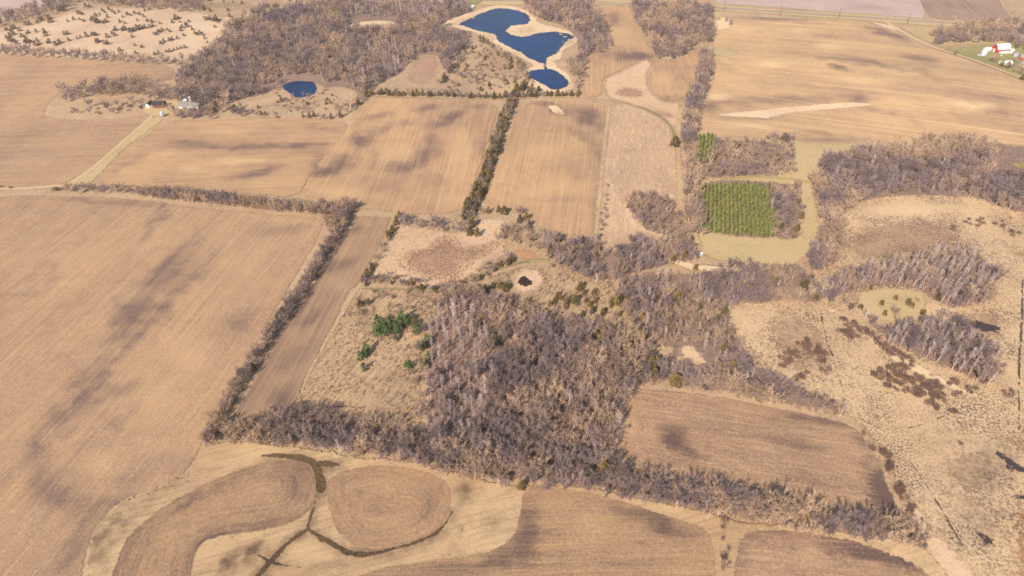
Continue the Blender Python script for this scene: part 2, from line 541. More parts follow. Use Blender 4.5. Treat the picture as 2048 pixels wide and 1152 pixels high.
# --- wild ground: meadows, marsh, forest floors
sheet("meadow", [(-60, 75), (60, 52), (110, 38), (160, 18), (300, 15), (440, 15), (520, 20), (470, 60), (430, 100), (350, 125), (200, 118), (0, 108), (-60, 108)], M['hill'], 7,
      wet=[(300, 92, 60, 8, 0, .4), (150, 60, 50, 5, -12, .3)])
sheet("meadow", [(380, -30), (560, -30), (900, -20), (905, 12), (700, 12), (560, 16), (440, 40), (395, 20)], M['dry'], 8, wet=[(470, 12, 60, 6, 0, .4)])
sheet("forest_floor", [(340, 200), (352, 150), (430, 92), (450, 50), (500, 30), (640, 5), (900, 0), (962, 20), (940, 90), (890, 148), (770, 165), (690, 225), (640, 160), (550, 178), (470, 210), (400, 238), (335, 236)], M['litter'], 8)
sheet("meadow", [(455, 205), (520, 190), (560, 196), (600, 200), (650, 172), (715, 178), (712, 205), (690, 240), (640, 238), (540, 236), (455, 232), (430, 220)], M['dry'], 6, wet=[(560, 215, 60, 6, 0, .3)])
sheet("reed_bed", [(695, 50), (720, 43), (770, 40), (795, 45), (790, 58), (740, 55), (700, 57)], M['sedge_bright'], 5)
sheet("meadow", [(745, 190), (760, 165), (800, 150), (835, 108), (880, 112), (905, 130), (945, 88), (1000, 95), (1050, 150), (1060, 185), (900, 192)], M['dry'], 6, wet=[(1010, 130, 30, 15, 30, .4), (870, 180, 60, 5, 0, .4)])
sheet("cattail_marsh", [(800, 160), (815, 130), (840, 110), (870, 108), (885, 120), (880, 140), (872, 160), (862, 172), (830, 170)], M['cattail'], 5, edge=1.5, edge_pale=.7)
sheet("reed_bed", [(872, 50), (915, 32), (980, 12), (1010, 9), (1045, 17), (1075, 35), (1078, 48), (1118, 55), (1150, 64), (1163, 75), (1156, 88), (1133, 98), (1126, 114), (1104, 129), (1140, 147), (1152, 166), (1142, 183), (1110, 190), (1075, 182), (1040, 160), (1042, 142), (1070, 134), (1040, 118), (1000, 98), (975, 78), (950, 66), (905, 56)], M['sedge_bright'], 5, edge=3.5,
      wet=[(1060, 62, 22, 8, 0, .5), (1050, 150, 16, 12, 0, .6), (980, 75, 14, 10, 30, .5), (1140, 85, 12, 10, 0, .6), (920, 45, 30, 6, -20, .5), (1135, 170, 12, 12, 0, .5), (1020, 105, 20, 6, 30, .6)])
sheet("meadow", [(1040, 5), (1180, 3), (1220, 70), (1222, 100), (1172, 112), (1168, 190), (1150, 190), (1160, 95), (1130, 50), (1075, 40)], M['litter'], 7)

# --- fields beyond the road and across the top
sheet("field", [(930, -60), (1250, -60), (1400, -25), (1400, 6), (1180, -2), (1080, 4), (1000, 8), (965, 6), (930, -8)], M['dry_soft'], 10)
sheet("field", [(-200, -60), (150, -60), (110, 6), (60, 20), (-200, 50)], M['soil_pink'], 10)
sheet("field", [(1400, -80), (1830, -80), (1852, 32), (1850, 38), (1700, 26), (1560, 15), (1430, 7)], M['soil_pink'], 10, rows=((1300, 0), (1800, 10)), soft=0, wet=[(1750, 15, 60, 6, 5, .4)], pale=[(1630, 18, 15, 8, 60, .8)])
sheet("furrowed_field", [(1828, -40), (1980, -40), (2030, 44), (1930, 42), (1862, 37), (1845, 15)], M['soil_furrow'], 8, rows=((1910, -5), (1955, 42)), soft=0)
sheet("field", [(1990, -40), (2300, -40), (2300, 62), (2040, 47)], M['dry'], 10, soft=0)
sheet("roadside_verge", [(960, 12), (1180, 9), (1400, 20), (1560, 30), (1700, 40), (1850, 52), (2048, 62), (2200, 68), (2200, 52), (2048, 46), (1850, 40), (1700, 27), (1500, 14), (1400, 8), (1180, -2), (960, 2)], M['olive'], 6, soft=0)
sheet("field", [(1425, 32), (1560, 35), (1700, 42), (1740, 46), (1795, 66), (1840, 88), (1900, 108), (1960, 128), (2048, 162), (2300, 260), (2300, 330), (2048, 290), (1960, 285), (1860, 280), (1760, 292), (1640, 296), (1600, 280), (1500, 274), (1440, 276), (1392, 280), (1405, 215), (1432, 150), (1425, 95)], M['soil_far'], 8, rows=((1400, 60), (2000, 120)), soft=1,
      wet=[(1560, 36, 110, 7, 1, .9), (1780, 66, 60, 9, 16, .95), (1700, 120, 110, 7, 8, .6), (1860, 150, 110, 9, 10, .55), (1640, 70, 40, 5, 8, .5), (1560, 200, 130, 9, -2, .55), (1720, 196, 30, 10, 0, .75), (1500, 232, 70, 7, -3, .6), (1640, 268, 60, 4, 2, .6), (1790, 228, 90, 6, 24, .5), (1960, 190, 120, 10, 6, .35), (1420, 215, 22, 14, 0, .8), (1680, 280, 80, 5, 0, .5), (1850, 120, 40, 9, 15, .7), (1440, 130, 40, 6, 20, .3), (1590, 240, 60, 5, 2, .3), (1980, 230, 70, 12, 4, .3)],
      pale=[(1600, 62, 40, 7, 4, .5), (1550, 130, 40, 8, 0, .9), (1660, 92, 30, 7, 0, .7), (1940, 210, 60, 8, 4, .9), (1440, 192, 30, 7, 0, .9), (1860, 90, 50, 6, 18, .3), (1500, 250, 60, 6, 0, .5), (1720, 160, 70, 8, 0, .45), (1800, 146, 60, 3, 6, .6), (1480, 58, 30, 5, 0, .5)])
sheet("grassy_swale", [(1432, 228), (1470, 224), (1540, 217), (1620, 209), (1700, 203), (1750, 206), (1755, 211), (1700, 216), (1640, 221), (1580, 226), (1555, 234), (1535, 238), (1520, 237), (1440, 233)], M['sedge_bright'], 5, soft=1, edge=.6)
sheet("grass_patch", [(1648, 128), (1665, 125), (1700, 133), (1716, 143), (1690, 146), (1660, 138)], M['waterway'], 5, wet=[(1680, 136, 22, 4, 20, .8)])
sheet("grass_patch", [(1410, 96), (1432, 92), (1452, 94), (1470, 104), (1485, 108), (1460, 114), (1425, 113)], M['olive'], 6)
sheet("grass_patch", [(1422, 40), (1450, 33), (1467, 38), (1466, 52), (1452, 61), (1426, 60)], M['sedge_bright'], 6)
sheet("grass_patch", [(1732, 42), (1780, 50), (1803, 64), (1795, 64), (1765, 55)], M['sedge_bright'], 5, soft=0)
sheet("farm_pasture", [(1790, 50), (2048, 60), (2300, 70), (2300, 120), (2048, 92), (1930, 90), (1880, 96), (1840, 78)], M['dry_soft'], 8, soft=0)
sheet("lawn", [(1880, 96), (1930, 92), (1990, 86), (2048, 92), (2200, 100), (2200, 190), (2100, 182), (2048, 158), (2000, 142), (1950, 120), (1905, 106)], M['lawn'], 6, soft=1, pale=[(1915, 97, 30, 4, 10, .8)])
sheet("lawn", [(930, 8), (940, -4), (975, -6), (960, 6), (945, 12)], M['lawn'], 6)
sheet("farm_lane", band([(1765, 40), (1800, 62), (1835, 82), (1870, 97), (1905, 107), (1950, 121), (2000, 141), (2048, 158), (2150, 200)], [3.2]), M['gravel'], 4, world_poly=True, edge=.3)
sheet("road", band([(760, -6), (960, 0), (1100, 2), (1180, 4), (1300, 10), (1400, 14), (1500, 20), (1600, 27), (1700, 33), (1850, 44), (2048, 53), (2300, 64)], [3.6]), M['asphalt'], 5, world_poly=True, edge=.15)

# field between the lake and the small woods
sheet("field", [(1184, 14), (1262, 14), (1268, 42), (1288, 76), (1314, 118), (1360, 118), (1392, 92), (1415, 95), (1400, 130), (1390, 165), (1372, 196), (1345, 205), (1318, 199), (1303, 178), (1297, 152), (1308, 132), (1290, 118), (1262, 132), (1222, 150), (1204, 160), (1204, 195), (1168, 196), (1165, 150), (1168, 110), (1222, 100), (1222, 80), (1212, 42)], M['soil_warm'], 6, rows=((1225, 20), (1240, 180)), soft=1,
      wet=[(1225, 36, 16, 12, 20, .8), (1255, 112, 40, 9, 0, .9), (1290, 112, 25, 7, 0, .6), (1330, 198, 40, 5, 0, .7), (1352, 152, 14, 6, 30, .5)], pale=[(1245, 70, 25, 14, 30, .5), (1335, 155, 22, 16, 0, .7), (1185, 150, 15, 20, 0, .3)])
sheet("marshy_corner", [(1203, 170), (1210, 155), (1228, 148), (1262, 133), (1290, 117), (1305, 124), (1306, 135), (1294, 150), (1300, 176), (1316, 198), (1340, 206), (1366, 200), (1366, 225), (1362, 285), (1350, 270), (1335, 245), (1300, 222), (1240, 204), (1212, 197)], M['marsh_straw'], 5, soft=1,
      wet=[(1330, 226, 25, 6, 20, .9)])
sheet("cattail_marsh", [(1220, 190), (1232, 174), (1260, 171), (1285, 178), (1296, 192), (1288, 200), (1250, 198)], M['cattail'], 5)

# left middle fields
sheet("field", [(-150, 112), (0, 110), (120, 116), (250, 125), (352, 129), (345, 168), (240, 162), (130, 176), (98, 205), (85, 236), (200, 240), (308, 228), (290, 246), (155, 364), (60, 378), (-150, 378)], M['soil_left'], 8, rows=((0, 200), (300, 190)), soft=1,
      wet=[(112, 212, 22, 14, -40, .5), (300, 165, 40, 8, 0, .2)], pale=[(5, 140, 8, 5, 0, 1), (60, 330, 60, 20, 0, .25)])
sheet("roadside_verge", [(128, 370), (215, 310), (292, 236), (318, 230), (330, 240), (250, 300), (185, 368), (160, 378)], M['olive'], 5, soft=0, wet=[(230, 318, 60, 8, -42, .4)])
sheet("farm_drive", band([(120, 373), (150, 363), (200, 325), (255, 275), (290, 246), (304, 231), (312, 222), (345, 214), (400, 212)], [2.1]), M['gravel'], 4, world_poly=True, edge=.3)
sheet("farmyard", [(290, 232), (278, 218), (300, 205), (345, 196), (372, 198), (400, 205), (415, 214), (370, 226), (330, 236)], M['olive'], 5, wet=[(320, 212, 12, 5, 0, .3)])
sheet("farm_drive", band([(-80, 382), (0, 378), (60, 377), (130, 371)], [2.6]), M['gravel'], 4, world_poly=True, edge=.4)
sheet("field", [(178, 366), (250, 302), (330, 240), (400, 240), (560, 234), (640, 238), (706, 244), (668, 300), (620, 350), (598, 398), (500, 388), (400, 384), (270, 376)], M['soil_tan'], 6, rows=((200, 330), (640, 315)), soft=1,
      wet=[(560, 292, 110, 7, -2, .95), (430, 292, 60, 9, 8, .6), (510, 346, 50, 9, -12, .8), (640, 256, 40, 6, 6, .5), (360, 290, 50, 12, 0, .4), (640, 330, 20, 40, 20, .6), (250, 330, 60, 14, -30, .35)],
      pale=[(480, 322, 55, 6, -3, .9), (380, 338, 25, 6, 0, .8), (330, 310, 40, 5, -8, .5), (470, 262, 60, 6, 0, .5), (250, 340, 12, 6, 0, .6)])
sheet("field", [(735, 194), (800, 196), (900, 200), (1000, 202), (990, 250), (965, 320), (938, 400), (918, 428), (800, 430), (780, 424), (700, 418), (650, 402), (598, 394), (625, 340), (668, 290), (706, 240)], M['soil_warm'], 6, rows=((900, 200), (830, 420)), soft=1,
      wet=[(680, 330, 36, 22, -35, 1.0), (640, 345, 30, 12, 0, .8), (725, 280, 16, 26, 40, .8), (760, 262, 30, 10, -30, .6), (845, 312, 36, 22, -35, .95), (860, 275, 16, 10, -30, .9), (900, 236, 45, 10, -25, .85), (850, 216, 25, 6, -15, .8), (760, 232, 35, 7, -10, .7), (800, 335, 30, 12, 0, .6), (960, 300, 14, 45, 15, .5), (810, 247, 16, 5, 0, .6), (870, 360, 40, 14, 0, .3), (750, 370, 60, 14, 5, .25), (730, 290, 36, 10, 30, .6), (960, 215, 18, 6, 0, .5)],
      pale=[(690, 262, 14, 12, 0, .8), (800, 300, 40, 14, -20, .5), (920, 290, 25, 25, 0, .4), (680, 385, 50, 12, 5, .5), (890, 400, 40, 14, 0, .4)])
sheet("field", [(1042, 202), (1120, 200), (1222, 204), (1216, 260), (1204, 370), (1192, 486), (1120, 480), (1070, 450), (1045, 424), (965, 412), (985, 345), (1018, 268)], M['soil_warm'], 6, rows=((1170, 205), (1140, 470)), soft=1,
      wet=[(1110, 218, 32, 11, 18, .95), (1180, 235, 40, 22, 15, 1.0), (1160, 270, 30, 10, 30, .6), (1195, 300, 12, 40, 5, .7), (1040, 340, 30, 20, 0, .25), (1195, 420, 8, 50, 3, .6), (1080, 205, 40, 5, 0, .5), (1130, 400, 60, 6, 0, .25)],
      pale=[(1090, 300, 50, 30, 10, .4), (1130, 370, 40, 20, 0, .4), (1060, 385, 30, 14, 0, .3)])
sheet("grass_patch", [(1092, 212), (1104, 208), (1118, 213), (1128, 222), (1134, 232), (1120, 232), (1104, 226)], M['sedge_bright'], 4, wet=[(1120, 226, 10, 5, 30, .7)])
sheet("stubble_field", [(1224, 204), (1265, 212), (1300, 225), (1335, 247), (1350, 272), (1354, 340), (1362, 420), (1385, 478), (1372, 500), (1290, 478), (1205, 512), (1192, 490), (1203, 380), (1216, 270)], M['stubble'], 5, rows=((1280, 215), (1290, 480)), soft=1,
      wet=[(1290, 300, 60, 4, 0, .3)], pale=[(1262, 430, 12, 30, -15, .8), (1300, 462, 30, 7, 20, .9), (1225, 420, 6, 80, 2, .5), (1212, 300, 5, 60, 4, .6)])
sheet("farm_track", band([(1362, 215), (1358, 245), (1356, 290), (1358, 350), (1362, 400), (1372, 445), (1392, 490)], [3.4, 3.0, 5.0]), M['track_edge'], 4, world_poly=True, edge=.8)
sheet("farm_track", band([(1250, 206), (1290, 217), (1325, 235), (1346, 258), (1350, 285)], [1.6]), M['green_track'], 3, world_poly=True, edge=.3)
sheet("field_edge", band([(740, 193), (900, 197), (1010, 199), (1060, 196), (1160, 195), (1225, 200), (1290, 216)], [2.0]), M['track_edge'], 4, world_poly=True, edge=.5)
sheet("field_edge", band([(1218, 215), (1208, 300), (1198, 400), (1190, 500)], [2.4]), M['track_edge'], 4, world_poly=True, edge=.9)

# grass around the plantation and the woods on the right
sheet("mown_grass", [(1396, 278), (1590, 278), (1640, 292), (1720, 284), (1800, 284), (1880, 282), (2048, 288), (2300, 330), (2300, 400), (2048, 345), (2000, 330), (1900, 300), (1700, 302), (1640, 330), (1625, 360), (1640, 420), (1638, 490), (1610, 520), (1600, 536), (1500, 530), (1400, 522), (1396, 480), (1386, 400)], M['olive'], 6, soft=1,
      pale=[(1500, 500, 70, 14, 3, .5)], wet=[(1460, 360, 50, 6, 0, .3)])
sheet("forest_floor", [(1400, 278), (1590, 282), (1592, 352), (1500, 356), (1392, 362), (1385, 300)], M['litter'], 6, wet=[(1500, 320, 60, 20, 0, .2)])
sheet("forest_floor", [(1384, 360), (1490, 358), (1600, 366), (1612, 478), (1560, 482), (1392, 472)], M['litter'], 6)
sheet("farm_track", band([(1440, 360), (1490, 354), (1540, 355), (1590, 360), (1620, 366)], [2.2]), M['track'], 4, world_poly=True, edge=.4)

# sedge marsh on the right, everything east of the woods
sheet("sedge_marsh", [(1640, 400), (1720, 385), (1900, 385), (1960, 380), (2048, 360), (2500, 420), (2700, 1300), (2150, 1300), (1940, 1230), (1860, 1110), (1830, 1060), (1790, 985), (1745, 880), (1690, 830), (1640, 800), (1560, 770), (1500, 725), (1460, 660), (1440, 610), (1600, 590), (1620, 520), (1650, 470)], M['sedge'], 5, soft=1,
      wet=[(1780, 500, 110, 36, 0, .55), (1950, 650, 50, 16, 8, .5), (1985, 930, 40, 60, 60, .5), (1610, 700, 60, 50, 30, .25), (1900, 960, 90, 90, 45, .25), (1960, 1060, 40, 60, 60, .5)],
      pale=[(1820, 420, 100, 14, 0, .8), (1960, 430, 40, 40, 30, .5), (1540, 640, 50, 22, 30, .6), (1720, 770, 40, 60, 20, .5), (1880, 620, 60, 12, -8, .9), (1850, 1020, 30, 90, 20, .6)])
M['marsh_brown'] = grassy("brown_marsh_growth", (198, 161, 124), (184, 148, 116), (100, 78, 68), .9, .8, .46, .6, rim=26)
for P_ in ([(1680, 455), (1780, 425), (1910, 435), (1970, 490), (1850, 518), (1690, 545)], [(1840, 900), (1950, 870), (2000, 960), (1965, 1045), (1880, 985)], [(1490, 640), (1560, 615), (1665, 635), (1690, 710), (1645, 775), (1550, 745)], [(1875, 622), (1990, 598), (2040, 640), (2015, 705), (1950, 695)], [(1950, 1030), (2050, 1020), (2050, 1150), (1985, 1140)]):
    sheet("brown_marsh", P_, M['marsh_brown'], 5, edge=3)
sheet("marsh_margin", [(1640, 605), (1680, 625), (1740, 660), (1800, 705), (1840, 730), (1900, 765), (1960, 790), (1990, 805), (1930, 795), (1860, 765), (1800, 735), (1740, 690), (1690, 650), (1650, 625)], M['sedge_bright'], 5, soft=1)
sheet("marsh_margin", [(1738, 870), (1770, 905), (1800, 950), (1840, 1010), (1880, 1060), (1950, 1130), (2010, 1200), (2060, 1300), (1930, 1300), (1895, 1180), (1840, 1110), (1840, 1085), (1795, 1010), (1765, 945)], M['marsh_straw'], 4, soft=1)
sheet("rusty_sedge", [(1990, 870), (2020, 860), (2300, 900), (2300, 960), (2048, 925), (2010, 900)], M['rust'], 4, edge=1.5)
sheet("rusty_sedge", [(1995, 940), (2030, 950), (2300, 975), (2300, 990), (2048, 985), (2010, 985)], M['rust'], 4, edge=1.5)
sheet("rusty_sedge", [(2020, 1010), (2060, 1000), (2400, 1010), (2400, 1300), (2040, 1250), (2020, 1150), (2008, 1070)], M['rust'], 4, edge=1.5)
sheet("rusty_sedge", [(2005, 500), (2048, 490), (2200, 500), (2200, 540), (2048, 530)], M['rust'], 5, edge=2)
sheet("meadow", [(1700, 585), (1760, 575), (1840, 578), (1860, 600), (1852, 650), (1790, 652), (1730, 640)], M['olive'], 5, wet=[(1800, 600, 40, 8, 0, .3)])
sheet("forest_floor", [(1640, 575), (1700, 552), (1820, 532), (1870, 505), (1955, 508), (1995, 545), (1990, 590), (1960, 615), (1890, 620), (1870, 605), (1840, 582), (1760, 575), (1700, 592), (1650, 605)], M['litter'], 5)
sheet("forest_floor", [(1690, 600), (1730, 640), (1790, 652), (1855, 648), (1900, 645), (1950, 675), (1990, 705), (2000, 740), (1985, 775), (1920, 752), (1850, 722), (1780, 690), (1720, 640)], M['litter'], 5)
sheet("forest_floor", [(1618, 358), (1650, 318), (1720, 300), (1850, 287), (1940, 284), (2040, 290), (2300, 330), (2300, 460), (1995, 420), (1960, 398), (1900, 396), (1820, 392), (1730, 402), (1685, 430), (1692, 470), (1682, 520), (1650, 545), (1600, 545), (1625, 500), (1645, 450), (1642, 400)], M['litter'], 6)
sheet("grass_patch", [(1985, 335), (2060, 318), (2300, 340), (2300, 372), (2048, 340)], M['lawn'], 6)

# centre: meadow, woods floor, cattail marsh
sheet("meadow", [(720, 575), (800, 575), (880, 585), (960, 560), (1040, 530), (1120, 530), (1215, 545), (1240, 600), (1300, 640), (1260, 670), (1100, 640), (960, 605), (880, 640), (850, 700), (845, 800), (850, 860), (760, 845), (650, 825), (600, 815), (602, 780), (640, 710), (690, 620)], M['meadow'], 4, rows=((700, 800), (830, 640)), soft=1, edge=1.2,
      wet=[(800, 640, 60, 20, -10, .3), (1150, 590, 60, 20, 0, .3), (780, 790, 50, 30, -40, .25)], pale=[(640, 760, 18, 50, 30, .7), (660, 800, 40, 12, 0, .6), (690, 690, 20, 30, 30, .4)])
sheet("forest_floor", [(855, 645), (900, 608), (960, 598), (1040, 608), (1100, 640), (1180, 655), (1250, 665), (1300, 690), (1345, 735), (1345, 765), (1270, 772), (1250, 800), (1240, 860), (1232, 935), (1430, 1000), (1580, 1035), (1720, 1060), (1838, 1082), (1700, 1068), (1560, 1050), (1420, 1025), (1240, 985), (930, 955), (860, 925), (700, 900), (560, 885), (412, 878), (440, 845), (560, 828), (610, 812), (760, 835), (845, 862)], M['litter'], 4, soft=0, edge=1.5)
sheet("forest_floor", [(1225, 590), (1240, 560), (1300, 545), (1400, 545), (1450, 535), (1600, 540), (1650, 570), (1640, 610), (1560, 605), (1470, 612), (1452, 625), (1475, 670), (1512, 728), (1590, 770), (1650, 790), (1690, 808), (1692, 832), (1600, 818), (1450, 790), (1345, 772), (1320, 740), (1340, 700), (1300, 680), (1255, 640)], M['litter'], 4, soft=0, edge=1.5)
sheet("forest_floor", [(1090, 500), (1180, 488), (1225, 500), (1290, 474), (1335, 478), (1392, 498), (1398, 520), (1300, 540), (1230, 560), (1180, 560), (1130, 540), (1085, 515)], M['litter'], 4, soft=0)
sheet("forest_floor", [(1248, 398), (1290, 388), (1335, 392), (1362, 430), (1385, 480), (1380, 500), (1340, 478), (1290, 460), (1258, 428)], M['litter'], 5, soft=1)
sheet("meadow", [(780, 455), (800, 445), (860, 455), (930, 465), (955, 435), (1020, 432), (1010, 460), (1020, 500), (1000, 530), (960, 555), (900, 580), (850, 580), (790, 560), (730, 575), (722, 570), (755, 510)], M['marsh_straw'], 4, soft=1, wet=[(770, 560, 40, 6, 10, .6), (980, 530, 30, 14, -30, .5)])
sheet("cattail_marsh", [(795, 520), (815, 500), (850, 498), (870, 478), (890, 470), (912, 475), (925, 495), (960, 490), (990, 478), (1000, 490), (975, 510), (950, 525), (930, 545), (915, 565), (890, 566), (860, 560), (825, 548), (800, 538)], M['cattail'], 3, edge=2.2, soft=1,
      pale=[(845, 525, 22, 7, -20, .8), (930, 512, 25, 12, 0, .7), (975, 495, 20, 8, -10, .5)])
sheet("bare_earth", [(1020, 490), (1060, 500), (1100, 515), (1060, 525), (1020, 520)], M['orange'], 4)
sheet("grass_patch", [(1350, 705), (1362, 690), (1380, 685), (1395, 692), (1412, 708), (1420, 728), (1412, 738), (1392, 742), (1382, 735), (1375, 722), (1360, 725), (1340, 738), (1328, 735), (1340, 720)], M['marsh_straw'], 3, edge=1)
sheet("grass_patch", [(1020, 585), (1018, 560), (1030, 540), (1060, 532), (1095, 540), (1100, 560), (1080, 580), (1050, 595)], M['marsh_straw'], 3, edge=1.2)
sheet("grass_patch", [(1300, 528), (1330, 516), (1365, 522), (1400, 530), (1500, 535), (1510, 545), (1430, 548), (1400, 545), (1370, 540), (1330, 525)], M['sedge_bright'], 3)
sheet("grass_track", band([(722, 578), (800, 578), (860, 584), (895, 585), (930, 565), (975, 545), (1020, 530), (1060, 522), (1100, 520)], [1.4, 1.2, 1.6, 2.0, 1.6]), M['green_track'], 3, world_poly=True, edge=.4)
sheet("grass_track", band([(1060, 524), (1110, 525), (1150, 545), (1185, 568), (1205, 580), (1215, 600), (1235, 620), (1265, 645)], [1.5, 1.5, 2.4]), M['track'], 3, world_poly=True, edge=.4)
sheet("grass_track", band([(1150, 545), (1140, 560)], [1.2]), M['track'], 3, world_poly=True, edge=.4)
sheet("grass_track", band([(1215, 500), (1222, 530), (1218, 560), (1212, 590)], [1.3]), M['orange'], 3, world_poly=True, edge=.4)
sheet("grass_track", band([(1190, 578), (1215, 573)], [1.5]), M['orange'], 3, world_poly=True, edge=.4)
sheet("grass_track", band([(600, 780), (602, 800), (615, 812), (660, 812), (720, 815)], [.7]), M['wetweed'], 3, world_poly=True, edge=.3)
sheet("grass_track", band([(845, 800), (838, 830), (835, 870)], [1.6]), M['olive'], 3, world_poly=True, edge=.5)

# near fields
sheet("field", [(-80, 398), (60, 388), (160, 392), (270, 396), (400, 416), (560, 428), (655, 437), (630, 490), (560, 610), (470, 765), (428, 850), (402, 884), (398, 915), (360, 958), (300, 985), (240, 1003), (205, 1040), (180, 1085), (165, 1152), (165, 1250), (-350, 1250), (-350, 430)], M['soil_left'], 5, rows=((0, 700), (330, 410)), soft=1,
      wet=[(300, 600, 95, 40, -45, .62), (345, 520, 80, 24, -42, .5), (255, 655, 70, 30, -48, .45), (400, 530, 60, 16, -50, .35), (480, 645, 34, 22, -20, .5), (150, 815, 80, 28, -58, .6), (200, 740, 70, 20, -50, .42), (70, 905, 10, 60, 8, .6), (110, 985, 50, 8, 18, .45), (310, 445, 50, 9, -50, .6), (340, 930, 60, 26, 10, .35), (265, 960, 40, 30, 0, .4), (385, 930, 14, 26, 25, .7), (150, 1090, 18, 70, 20, .4), (170, 1010, 40, 40, 30, .3), (560, 460, 60, 10, -10, .4), (250, 405, 200, 5, 3, .5), (60, 560, 160, 14, -38, .3), (120, 640, 140, 8, -38, .3)],
      pale=[(380, 700, 40, 60, -40, .55), (300, 790, 40, 60, -30, .4), (200, 930, 60, 26, 0, .6), (500, 520, 60, 30, -40, .35), (40, 1060, 60, 60, 0, .35), (130, 860, 5, 60, 35, .5), (560, 440, 80, 8, 6, .5)],
      lines=[([(270, 770), (190, 800), (110, 880), (72, 930), (78, 970), (115, 998), (180, 1008), (260, 1002)], 5, .55), ([(255, 880), (205, 830), (180, 790)], 1.2, .4)])
sheet("bare_strip_field", [(715, 432), (785, 432), (775, 455), (755, 505), (722, 565), (705, 580), (662, 662), (605, 770), (598, 800), (575, 832), (470, 846), (466, 825), (545, 695), (612, 590), (690, 470)], M['soil_strip'], 4, rows=((750, 440), (530, 840)), soft=0,
      wet=[(680, 530, 40, 12, -15, .7), (620, 640, 30, 14, -45, .6), (700, 460, 25, 12, 0, .6), (580, 720, 40, 12, -55, .5), (560, 800, 30, 30, -50, .6), (600, 600, 14, 40, 30, .5)],
      pale=[(680, 570, 25, 14, 0, .6), (690, 500, 25, 10, -10, .5), (620, 740, 16, 30, 30, .5), (520, 810, 14, 14, 0, .4)])
sheet("field_edge", band([(720, 575), (695, 612), (655, 680), (620, 745), (600, 790), (590, 825)], [1.4]), M['track_edge'], 3, world_poly=True, edge=.8)

# grassed waterway country at the bottom
sheet("waterway_grass", [(403, 882), (480, 885), (600, 893), (720, 912), (860, 925), (930, 950), (1045, 972), (1140, 968), (1240, 985), (1420, 1022), (1470, 1040), (1640, 1055), (1840, 1085), (1900, 1150), (1960, 1300), (100, 1300), (165, 1152), (185, 1060), (240, 1003), (310, 980), (380, 945), (398, 915)], M['waterway'], 3, rows=((300, 980), (600, 910)), soft=0,
      wet=[(480, 1120, 55, 22, -25, 1.2), (505, 1095, 26, 8, -30, .8), (640, 930, 28, 8, 0, .9), (590, 920, 50, 5, 6, .5), (980, 1040, 24, 18, 0, .5), (920, 1100, 14, 6, 0, .4), (240, 1035, 60, 40, -40, .6), (190, 1100, 40, 60, 20, .7), (330, 975, 50, 14, -20, .5), (470, 900, 60, 8, 6, .3), (1480, 1040, 60, 4, 5, .4), (930, 985, 24, 26, 0, 1.1)],
      pale=[(520, 905, 90, 10, 6, .6), (610, 1100, 60, 20, 0, .4), (960, 1010, 60, 30, 0, .4), (1310, 1010, 60, 8, 15, .8)],
      lines=[([(540, 915), (600, 915), (640, 948), (644, 992)], 4.5, .9), ([(634, 992), (618, 1050), (614, 1060)], 2.6, .7), ([(614, 1060), (680, 1100), (714, 1112), (810, 1094), (880, 1062), (905, 1022)], 3.2, .8), ([(616, 1060), (560, 1102), (505, 1170)], 3.6, .85), ([(630, 930), (678, 932)], 4, .8), ([(940, 985), (928, 1055), (895, 1115)], 1.6, .5), ([(918, 1030), (885, 1085), (720, 1130), (560, 1140), (530, 1125)], 1.6, .5)])
sheet("round_field", [(200, 1300), (232, 1100), (300, 1030), (390, 975), (480, 936), (560, 919), (606, 918), (632, 938), (642, 965), (636, 1000), (612, 1035), (570, 1056), (500, 1068), (445, 1072), (405, 1088), (388, 1118), (380, 1300)], M['soil_round'], 3, soft=1, concentric=True, edge=.5,
      wet=[(590, 960, 40, 40, 0, .5), (420, 1085, 40, 16, -20, .8), (520, 1050, 90, 12, -10, .5), (420, 985, 90, 14, -25, .6)], pale=[(520, 980, 60, 20, -10, .35), (350, 1080, 40, 30, -30, .3)], edge_wet=.4)
sheet("round_field", [(652, 985), (656, 955), (690, 938), (770, 930), (850, 943), (895, 960), (905, 985), (900, 1025), (880, 1062), (835, 1090), (760, 1106), (712, 1098), (680, 1075), (660, 1040)], M['soil_round'], 3, soft=1, concentric=True, edge=.5,
      pale=[(780, 1050, 60, 16, 5, .5), (760, 970, 60, 16, 0, .3)], wet=[(860, 1000, 24, 40, 0, .3)])
sheet("field", [(560, 1300), (690, 1160), (760, 1136), (860, 1120), (960, 1110), (1005, 1095), (1030, 1065), (1040, 1020), (1046, 976), (1100, 974), (1160, 982), (1240, 1000), (1330, 1030), (1400, 1052), (1424, 1075), (1432, 1120), (1434, 1300)], M['soil_round'], 3, rows=((900, 1150), (1300, 1140)), soft=1, edge=.5,
      wet=[(1055, 1060, 25, 60, 10, .8), (1290, 1035, 70, 20, 14, .75), (1350, 1060, 50, 18, 14, .7), (900, 1140, 140, 14, -6, .6), (1010, 1110, 50, 20, -25, .6), (1250, 1130, 80, 8, 2, .3)], pale=[(1180, 1060, 60, 40, 0, .5), (1100, 1010, 40, 16, 0, .4), (1370, 1130, 40, 20, 0, .4)])
sheet("field", [(1462, 1300), (1466, 1100), (1484, 1066), (1530, 1056), (1640, 1066), (1740, 1090), (1800, 1114), (1850, 1140), (1900, 1190), (1960, 1300)], M['soil_brown'], 3, rows=((1500, 1130), (1800, 1160)), soft=1, edge=.5, edge_wet=.6,
      wet=[(1760, 1110, 80, 16, 14, .6)], pale=[(1620, 1110, 30, 24, 30, .7)])
